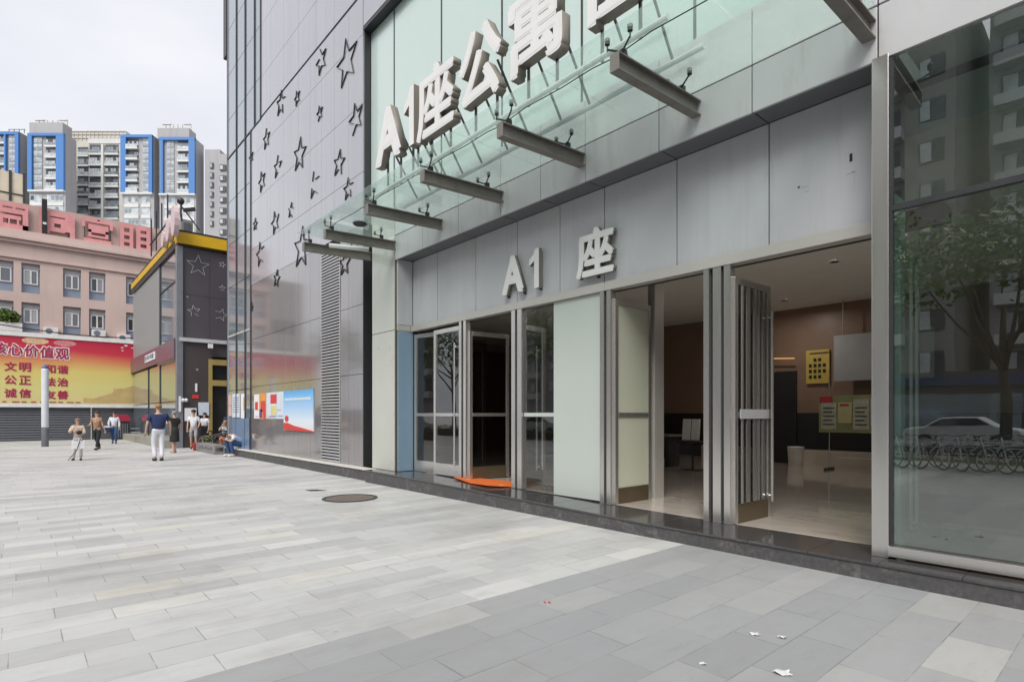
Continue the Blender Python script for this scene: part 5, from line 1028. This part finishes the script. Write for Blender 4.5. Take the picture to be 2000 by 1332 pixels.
def person(label, loc, rz, scale, pose, shirt, trousers, shoes, hair, sleeve='short', legs='long', skirt=None, bulk=1.0, long_hair=False, face=True, cap=None, skirt_len=.55):
    J = dict(STAND); J.update(pose); t = thing('person', label, 'person', (0, 0, 0))
    def mesh(name, keys, edges, f, m, extra=()):
        ks = [k for k in keys]; pts = [(*J[k], f(k)) for k in ks]; ix = {k: i for i, k in enumerate(ks)}; ed = [(ix[a], ix[b]) for a, b in edges]
        me = skin_obj(name, pts, ed, m, t, ix.get('pelvis', ix.get('waist', 0))); return me
    E = list(MID)
    for s in 'lr': E += [('chest', 'sh' + s), ('sh' + s, 'el' + s), ('el' + s, 'wr' + s), ('wr' + s, 'ha' + s), ('pelvis', 'hi' + s), ('hi' + s, 'kn' + s), ('kn' + s, 'an' + s), ('an' + s, 'to' + s)]
    me = mesh('body', list(J), E, lambda k: rad(k, bulk if k in ('pelvis', 'waist', 'chest') else 1) * .93, SK)
    bm = bmesh.new(); bm.from_mesh(me); g = MB(); g.bm.free(); g.bm = bm
    for s in 'lr':   # five separate fingers on each palm
        w_, h_, e_ = Vector(J['wr' + s]), Vector(J['ha' + s]), Vector(J['el' + s]); d = (h_ - w_).normalized(); sd_ = d.cross(Vector((0, 1, 0.15))).normalized(); nn = d.cross(sd_)
        for k, ln in enumerate((.065, .08, .085, .075)):
            b0 = h_ + sd_ * (k - 1.5) * .018 + d * .015; g.tube([b0, b0 + d * ln * .55 + nn * .008, b0 + d * ln + nn * .028], [.009, .008, .006], 6)
        g.tube([h_ - d * .02 + sd_ * .03, h_ + sd_ * .058 + d * .012, h_ + sd_ * .06 + d * .045], [.011, .009, .007], 6)
    hc = Vector(J['head']); jw = Vector(J['jaw']); upv = (Vector(J['crown']) - jw).normalized(); fw = Vector((0, -1, 0)); fw = (fw - upv * fw.dot(upv)).normalized(); rt = upv.cross(fw)
    g.ball(hc + fw * .088 - upv * .012, (.012, .017, .02), 8, 5)
    for s in (-1, 1): g.ball(hc + rt * s * .084 - upv * .01, (.012, .02, .03), 8, 5)
    bmesh.ops.recalc_face_normals(bm, faces=bm.faces); bm.to_mesh(me); bm.free()
    for p in me.polygons: p.use_smooth = True
    link('body', me, t)
    if face:
        for s in (-1, 1): g = MB(); g.ball(hc + fw * .078 + rt * s * .032 + upv * .008, (.012, .009, .008), 8, 5); g.build('eye', M['black'], t)
        g = MB(); g.ball(hc + fw * .076 - upv * .048, (.024, .009, .006), 8, 5); g.build('mouth', M['lip'], t)
    # hair: a cap over the skull
    g = MB(); g.ball(hc + upv * .03 - fw * .018, (.094, .098, .085), 12, 8)
    if long_hair: g.tube([hc - fw * .05 + upv * .02, hc - fw * .075 - upv * .08, hc - fw * .08 - upv * .24], [.085, .085, .05], 10)
    g.build('hair', hair, t, True)
    if cap: g = MB(); g.ball(hc + upv * .05, (.10, .105, .075), 12, 8); g.box(hc.x - .07, hc.x + .07, hc.y - .19, hc.y - .06, hc.z + .035, hc.z + .05); g.build('cap', cap, t, True)
    # shirt
    keys = ['pelvis', 'waist', 'chest', 'neckb']; ed = [('pelvis', 'waist'), ('waist', 'chest'), ('chest', 'neckb')]
    J0 = dict(J); p_, w_ = Vector(J['pelvis']), Vector(J['waist']); J['pelvis'] = tuple(p_.lerp(w_, -.3)); 
    for s in 'lr':
        keys += ['sh' + s]; ed += [('chest', 'sh' + s)]
        if sleeve == 'short': J['el' + s] = tuple(Vector(J0['sh' + s]).lerp(Vector(J0['el' + s]), .72)); keys += ['el' + s]; ed += [('sh' + s, 'el' + s)]
        elif sleeve == 'long': keys += ['el' + s, 'wr' + s]; ed += [('sh' + s, 'el' + s), ('el' + s, 'wr' + s)]
    J['neckb'] = tuple(Vector(J0['neckb']) - Vector((0, 0, .02)))
    sf = {'pelvis': 1.16, 'waist': 1.2, 'chest': 1.12, 'neckb': .98}
    me = mesh('shirt', keys, ed, lambda k: rad(k, (bulk if k in ('pelvis', 'waist', 'chest') else 1) * sf.get(k, 1.28 + .25 * (k[:2] in ('el', 'wr')))), shirt); link('shirt', me, t); J = J0
    if legs:
        keys = ['waist', 'pelvis']; ed = [('waist', 'pelvis')]; J['waist'] = tuple(p_.lerp(w_, .55))
        for s in 'lr':
            kn, an = Vector(J0['kn' + s]), Vector(J0['an' + s]); keys += ['hi' + s, 'kn' + s]; ed += [('pelvis', 'hi' + s), ('hi' + s, 'kn' + s)]
            if legs == 'long': J['an' + s] = tuple(an + Vector((0, 0, .0)));  keys += ['an' + s]; ed += [('kn' + s, 'an' + s)]
        me = mesh('trousers', keys, ed, lambda k: rad(k, 1.13 * bulk if k in ('pelvis', 'waist') else (1.16 if k[:2] == 'hi' else 1.32 if k[:2] == 'kn' else 1.75)), trousers); link('trousers', me, t); J['waist'] = tuple(w_)
    if skirt:
        g = MB(); c = Vector((p_.x, p_.y, 0)); zt = w_.z; zb = zt - skirt_len; g.lathe([(.02, zt), (.135 * bulk, zt), (.175 * bulk, zt - .2), (.19 * bulk, zb + .05), (.195 * bulk, zb), (.02, zb)], c, 18); g.build('skirt', skirt, t, True)
    for s in 'lr':
        an, to = Vector(J['an' + s]), Vector(J['to' + s]); d = (to - an); g = MB(); g.tube([an + Vector((0, 0, .0)) - d * .22 + Vector((0, 0, -.045)), an + d * .2 + Vector((0, 0, -.04)), to - d * .05 + Vector((0, 0, .005)), to + d * .25], [.042, .05, .045, .025], 10); g.build('shoe', shoes, t, True)
    t.location = loc; t.rotation_euler = (0, 0, rz); t.scale = (scale,) * 3; return t
def cloth(n, c, **k): return mat(n, c, 0.85, 0, k.get('var', 0.12), k.get('scale', 9), bump=0.15, bscale=30)
M['lip'] = mat('lip', (0.35, 0.12, 0.10), 0.5); HB = mat('black_hair', (0.02, 0.017, 0.015), 0.5); HBR = mat('light_brown_hair', (0.30, 0.17, 0.07), 0.55); HG = mat('grey_scarf', (0.24, 0.24, 0.26), 0.7, 0, 0.6, 25)
NAVY = cloth('navy_cotton', (0.018, 0.032, 0.10)); WHT = cloth('white_cotton', (0.66, 0.67, 0.72), var=.06); BLK = cloth('black_cotton', (0.015, 0.015, 0.017)); JEAN = cloth('blue_denim', (0.035, 0.085, 0.20)); TAN = cloth('tan_print', (0.34, 0.20, 0.12), var=.7, scale=14); BEI = cloth('pale_beige', (0.58, 0.45, 0.36)); LGR = cloth('light_grey_trousers', (0.52, 0.52, 0.51)); CAM = cloth('camouflage_print', (0.30, 0.31, 0.33), var=.7, scale=12); ORG = cloth('orange_cloth', (0.62, 0.22, 0.08)); BLW = cloth('pale_blue_print', (0.48, 0.56, 0.62), var=.5, scale=16); PBL = cloth('pale_blue_shirt', (0.56, 0.62, 0.74), var=.05); MAR = cloth('maroon_cloth', (0.16, 0.03, 0.06))
SHB = mat('black_shoe', (0.015, 0.015, 0.016), 0.4); SHW = mat('white_shoe', (0.6, 0.6, 0.6), 0.5)
WEST = R(-90)      # default figures face -Y; this turns them to face -X, away from the camera
# big man from behind, walking away
person('heavy man in a navy polo and white trousers walking away with arms held out', (-22.1, 3.52, 0), WEST + R(6), 1.1, dict(ell=(.31, .03, 1.12), wrl=(.33, -.02, .90), hal=(.33, -.05, .83), elr=(-.31, .03, 1.12), wrr=(-.33, -.02, .9), har=(-.33, -.05, .83), shl=(.22, 0, 1.40), shr=(-.22, 0, 1.40), knl=(.10, -.10, .50), anl=(.08, -.02, .09), tol=(.09, -.17, .035), knr=(-.09, -.01, .50), anr=(-.07, .10, .10), tor=(-.08, -.04, .035)), NAVY, WHT, SHB, HBR, bulk=1.45)
person('woman in a short black dress and grey head scarf near the shop plinth', (-26.3, 4.75, 0), WEST + R(25), .98, dict(ell=(.26, -.10, 1.20), wrl=(.20, -.22, 1.42), hal=(.17, -.2, 1.50), anl=(.07, .05, .09), tol=(.08, -.10, .035), knl=(.08, .0, .5), knr=(-.07, -.05, .5), anr=(-.06, -.04, .09), tor=(-.06, -.19, .035)), BLK, BLK, mat('tan_sandal', (0.4, 0.28, 0.18), 0.5), HG, legs=None, skirt=BLK, skirt_len=.62, bulk=.95)
person('striding man with a tan patterned top and black trousers', (-31.0, 2.6, 0), R(-10 + 60), .98, dict(knl=(.16, -.16, .52), anl=(.22, -.33, .10), tol=(.24, -.48, .05), knr=(-.12, .10, .50), anr=(-.17, .40, .12), tor=(-.17, .28, .035), elr=(-.25, -.08, 1.14), wrr=(-.2, -.26, 1.08), har=(-.17, -.32, 1.08), wrl=(.27, .10, .90), hal=(.27, .12, .83), pelvis=(0, 0, .91), hil=(.095, 0, .87), hir=(-.095, 0, .87)), TAN, BLK, SHB, HB)
w1 = person('walker in a white top and dark jeans carrying a blue bag', (-37.0, 3.85, 0), R(75), .98, dict(knl=(.09, -.12, .52), anl=(.08, .0, .09), tol=(.09, -.15, .035), anr=(-.09, .16, .14), tor=(-.09, .04, .04), elr=(-.25, 0, 1.14)), WHT, JEAN, SHB, HB, sleeve='long')
t = thing('shoulder_bag', 'blue and white bag held by the walker in dark jeans', 'bag', (-36.9, 3.5, .7)); g = MB(); g.box(-37.0, -36.78, 3.34, 3.66, .62, .86); g.build('body', NAVY, t, bevel=.03); g = MB(); g.box(-37.0, -36.78, 3.34, 3.66, .865, .95); g.build('flap', WHT, t, bevel=.02); g = MB(); g.tube([(-36.89, 3.36, .92), (-36.9, 3.5, 1.05), (-36.89, 3.64, .92)], .012, 6); g.build('strap', SHB, t)
person('person in a beige top and pale grey trousers raising a hand to the face', (-24.3, 1.5, 0), R(80), .82, dict(elr=(-.26, -.12, 1.16), wrr=(-.10, -.24, 1.34), har=(-.06, -.2, 1.42), ell=(.24, -.06, 1.12), wrl=(.10, -.26, 1.12), hal=(.05, -.30, 1.13), knl=(.11, -.08, .5), anl=(.11, -.05, .09), tol=(.12, -.2, .035), knr=(-.11, -.02, .5), anr=(-.14, .02, .09), tor=(-.16, -.13, .035)), BEI, LGR, SHB, mat('tan_hair', (0.25, 0.14, 0.09), .6), bulk=1.05, sleeve='long')
t = thing('camera_case', 'small black camera held at the chest of the person in beige', 'camera', (-24.05, 1.5, .93)); g = MB(); g.ball((-24.05, 1.52, .95), (.05, .09, .075), 12, 8); g.build('body', SHB, t, True); g = MB(); g.tube([(-24.0, 1.52, .95), (-23.94, 1.52, .95)], .04, 12); g.build('lens', M['black'], t)
t = thing('shopping_bag', 'white shopping bag in front of the person in beige', 'bag', (-24, 1.5, .45)); g = MB(); g.box(-24.02, -23.92, 1.32, 1.68, .40, .66); g.build('body', M['whitep'], t, bevel=.015); g = MB(); g.tube([(-23.97, 1.38, .66), (-23.97, 1.42, .80), (-23.97, 1.58, .80), (-23.97, 1.62, .66)], .008, 6); g.build('handle', M['ink'], t)
t = tag(MB().tube([(-23.9, 1.55, .74), (-23.92, 1.45, .35), (-23.95, 1.22, .02)], .011, 6).build('walking_stick', M['rubber']), 'thin black walking stick in front of the person in beige', 'stick')
person('man in a black cap, white tee and camouflage shorts by the notice board', (-28.9, 5.98, 0), R(75), 1.02, dict(ell=(.24, -.06, 1.14), wrl=(.20, -.2, 1.0), hal=(.18, -.26, .98), knl=(.09, -.10, .5), anl=(.09, .0, .09), tol=(.1, -.15, .035), anr=(-.1, .12, .1), tor=(-.1, .0, .035)), WHT, CAM, SHB, HB, legs='short', cap=SHB)
SIT = dict(pelvis=(0, 0, .52), waist=(0, -.02, .66), chest=(0, -.06, .86), neckb=(0, -.08, 1.00), neck=(0, -.10, 1.06), jaw=(0, -.13, 1.12), head=(0, -.13, 1.20), crown=(0, -.12, 1.26), shl=(.18, -.07, .97), ell=(.24, -.12, .72), wrl=(.16, -.32, .66), hal=(.14, -.38, .65), shr=(-.18, -.07, .97), elr=(-.24, -.12, .72), wrr=(-.16, -.32, .66), har=(-.14, -.38, .65), hil=(.10, -.02, .50), knl=(.12, -.42, .50), anl=(.12, -.40, .09), tol=(.13, -.55, .035), hir=(-.10, -.02, .50), knr=(-.12, -.42, .50), anr=(-.12, -.40, .09), tor=(-.13, -.55, .035))
def chair(lab, x, y, rz, m):
    t = thing('folding_chair', lab, 'chair', (0, 0, 0)); g = MB(); g.box(-.21, .21, -.22, .2, .41, .44); g.build('seat', m, t); g = MB(); g.box(-.2, .2, .2, .225, .58, .86); g.build('backrest', m, t)
    for a in (-.19, .19):
        g = MB(); g.tube([(a, -.2, 0), (a, -.2, .41)], .014, 6); g.build('leg', M['steel'], t); g = MB(); g.tube([(a, .21, 0), (a, .21, .86)], .014, 6); g.build('leg', M['steel'], t)
    t.location = (x, y, 0); t.rotation_euler = (0, 0, rz); return t
chair('chair under the seated woman in orange', -27.6, 7.02, R(60), M['dark']); person('seated woman with an orange skirt and pale blue print top outside the shop', (-27.6, 7.02, 0), R(60), 1.0, dict(SIT, elr=(-.24, -.2, .84), wrr=(-.10, -.26, 1.06), har=(-.06, -.24, 1.13)), BLW, ORG, SHB, HBR, skirt=None, long_hair=True)
chair('white chair under the seated person with a maroon waist cloth', -27.3, 7.75, R(70), M['white']); person('seated person in white with a maroon waist cloth beside the gold entrance', (-27.3, 7.75, 0), R(70), 1.0, SIT, WHT, MAR, SHW, HB)
person('standing person in a white tee and jeans in the gold framed entrance', (-28.6, 8.0, 0), R(85), .92, dict(), WHT, JEAN, SHB, HB, sleeve='short')
CR = dict(pelvis=(0, .14, .40), waist=(0, .05, .52), chest=(0, -.14, .68), neckb=(0, -.29, .72), neck=(0, -.35, .72), jaw=(0, -.40, .70), head=(0, -.46, .71), crown=(0, -.50, .74), shl=(.17, -.22, .70), ell=(.2, -.36, .52), wrl=(.08, -.48, .60), hal=(.05, -.5, .64), shr=(-.17, -.22, .70), elr=(-.2, -.36, .52), wrr=(-.08, -.48, .60), har=(-.05, -.5, .64), hil=(.10, .06, .40), knl=(.14, -.36, .52), anl=(.13, -.24, .09), tol=(.14, -.40, .035), hir=(-.10, .06, .40), knr=(-.14, -.36, .52), anr=(-.13, -.24, .09), tor=(-.14, -.40, .035))
person('man in a pale blue shirt and jeans crouched on the step, head in hands', (-22.75, 6.2, 0), R(14), 1.08, CR, PBL, JEAN, SHW, HB, face=False)
person('standing woman in a white blouse and black skirt left of the notice boards', (-29.2, 6.5, 0), R(40), .95, dict(elr=(-.22, -.1, 1.16), wrr=(-.1, -.25, 1.2), har=(-.05, -.3, 1.22)), WHT, BLK, SHB, HB, legs=None, skirt=BLK, long_hair=True)
person('man in a dark navy shirt waiting in the shade of the gold entrance', (-28.9, 7.45, 0), R(110), 1.0, dict(ell=(.25, -.04, 1.13), wrl=(.2, -.2, 1.05), hal=(.17, -.26, 1.05)), NAVY, BLK, SHB, HB)
chair('dark chair under the seated woman in tan', -26.6, 7.9, R(100), M['dark']); person('seated woman in a tan patterned top at the end of the star wall', (-26.6, 7.9, 0), R(100), 1.0, dict(SIT), TAN, BLK, SHB, HB, long_hair=True)
t = thing('canvas_bag', 'dark canvas bag standing on the ground beside the seated women', 'bag', (-26.2, 6.5, 0)); g = MB(); g.box(-26.35, -26.1, 6.3, 6.6, .003, .3); g.build('body', BLK, t, bevel=.04); g = MB(); g.tube([(-26.22, 6.36, .3), (-26.22, 6.4, .42), (-26.22, 6.5, .42), (-26.22, 6.54, .3)], .01, 6); g.build('handle', BLK, t)
# bin, bench, planter things by the shop
t = thing('litter_bin', 'dark litter bin with a red domed lid by the slatted wall', 'bin', (-43.2, 4.85, 0)); g = MB(); g.box(-43.5, -42.9, 4.45, 5.25, 0, 1.12); g.build('body', mat('charcoal_bin', (0.03, 0.03, 0.033), .5), t, bevel=.03); g = MB(); g.prism([(-43.55, 4.4, 1.13), (-43.55, 5.3, 1.13), (-43.55, 5.3, 1.35), (-43.55, 5.12, 1.56), (-43.55, 4.58, 1.56), (-43.55, 4.4, 1.35)], (.7, 0, 0)); g.build('lid', mat('crimson_lid', (0.36, 0.02, 0.05), .4), t, bevel=.02); g = MB()
for k in range(6): g.box(-42.898, -42.87, 4.52 + k * .12, 4.58 + k * .12, .12, 1.0)
g.build('slat', M['slate'], t)
t = thing('bench', 'low white slatted bench between the litter bin and the shop plinth', 'bench', (-43, 5.7, 0)); g = MB()
for k in range(3): g.box(-43.3 + k * .14, -43.2 + k * .14, 5.35, 6.3, .42, .45)
g.build('seat', M['white'], t); g = MB(); g.box(-43.32, -43.28, 5.35, 6.3, .62, .72); g.build('backrest', M['white'], t)
for y in (5.4, 6.25): g = MB(); g.box(-43.3, -42.95, y - .025, y + .025, 0, .418); g.build('leg', M['steel'], t)
t = thing('potted_plant', 'small leafy plant in a brown pot beside the bicycles', 'plant', (-27.6, 6.3, 0)); g = MB(); g.lathe([(.12, 0), (.17, .3), (.18, .32), (.15, .32), (.13, .08)], (-27.6, 6.3, 0), 16); g.build('pot', mat('brown_pot', (.2, .09, .05), .6), t, True); g = MB(); leaves(g, (-27.6, 6.3, .48), (.17, .17, .16), 120, .07, r2); g.build('foliage', M['leaf_l'], t)
bicycle('small bicycle parked by the seated women, left of a twin', -26.9, 6.55, R(70), 'bicycles by the shop entrance', M['dark']); bicycle('small bicycle parked by the seated women, right of a twin', -26.6, 7.0, R(60), 'bicycles by the shop entrance', M['redp'])
t = thing('stone_bench', 'grey stone block with scratched marks at the end of the step', 'bench', (-25.6, 6.0, 0)); g = MB(); g.box(-27.2, -24.2, 5.72, 6.115, 0, .36); g.build('block', mat('grey_stone_block', (0.22, 0.21, 0.21), .6, 0, .15, 4, bump=.3), t, bevel=.015); g = MB()
for k in range(5): g.box(-24.199, -24.195, 5.78 + k * .05, 5.80 + k * .06, .12, .26)
for k in range(9): g.box(-26.6 + k * .24, -26.5 + k * .24, 5.714, 5.719, .14 + .03 * (k % 2), .22 + .03 * (k % 3))
g.build('scratched_marks', M['dark'], t)
t = thing('red_bucket', 'small red bucket at the left end of the stone block', 'bucket', (-27.4, 5.75, 0)); g = MB(); g.lathe([(.12, 0), (.17, .32), (.18, .33), (.15, .33), (.11, .04)], (-27.4, 5.78, 0), 16); g.build('pail', M['redp'], t, True); g = MB(); g.tube([(-27.57, 5.78, .31), (-27.5, 5.78, .45), (-27.3, 5.78, .45), (-27.23, 5.78, .31)], .008, 6); g.build('handle', M['steel'], t)
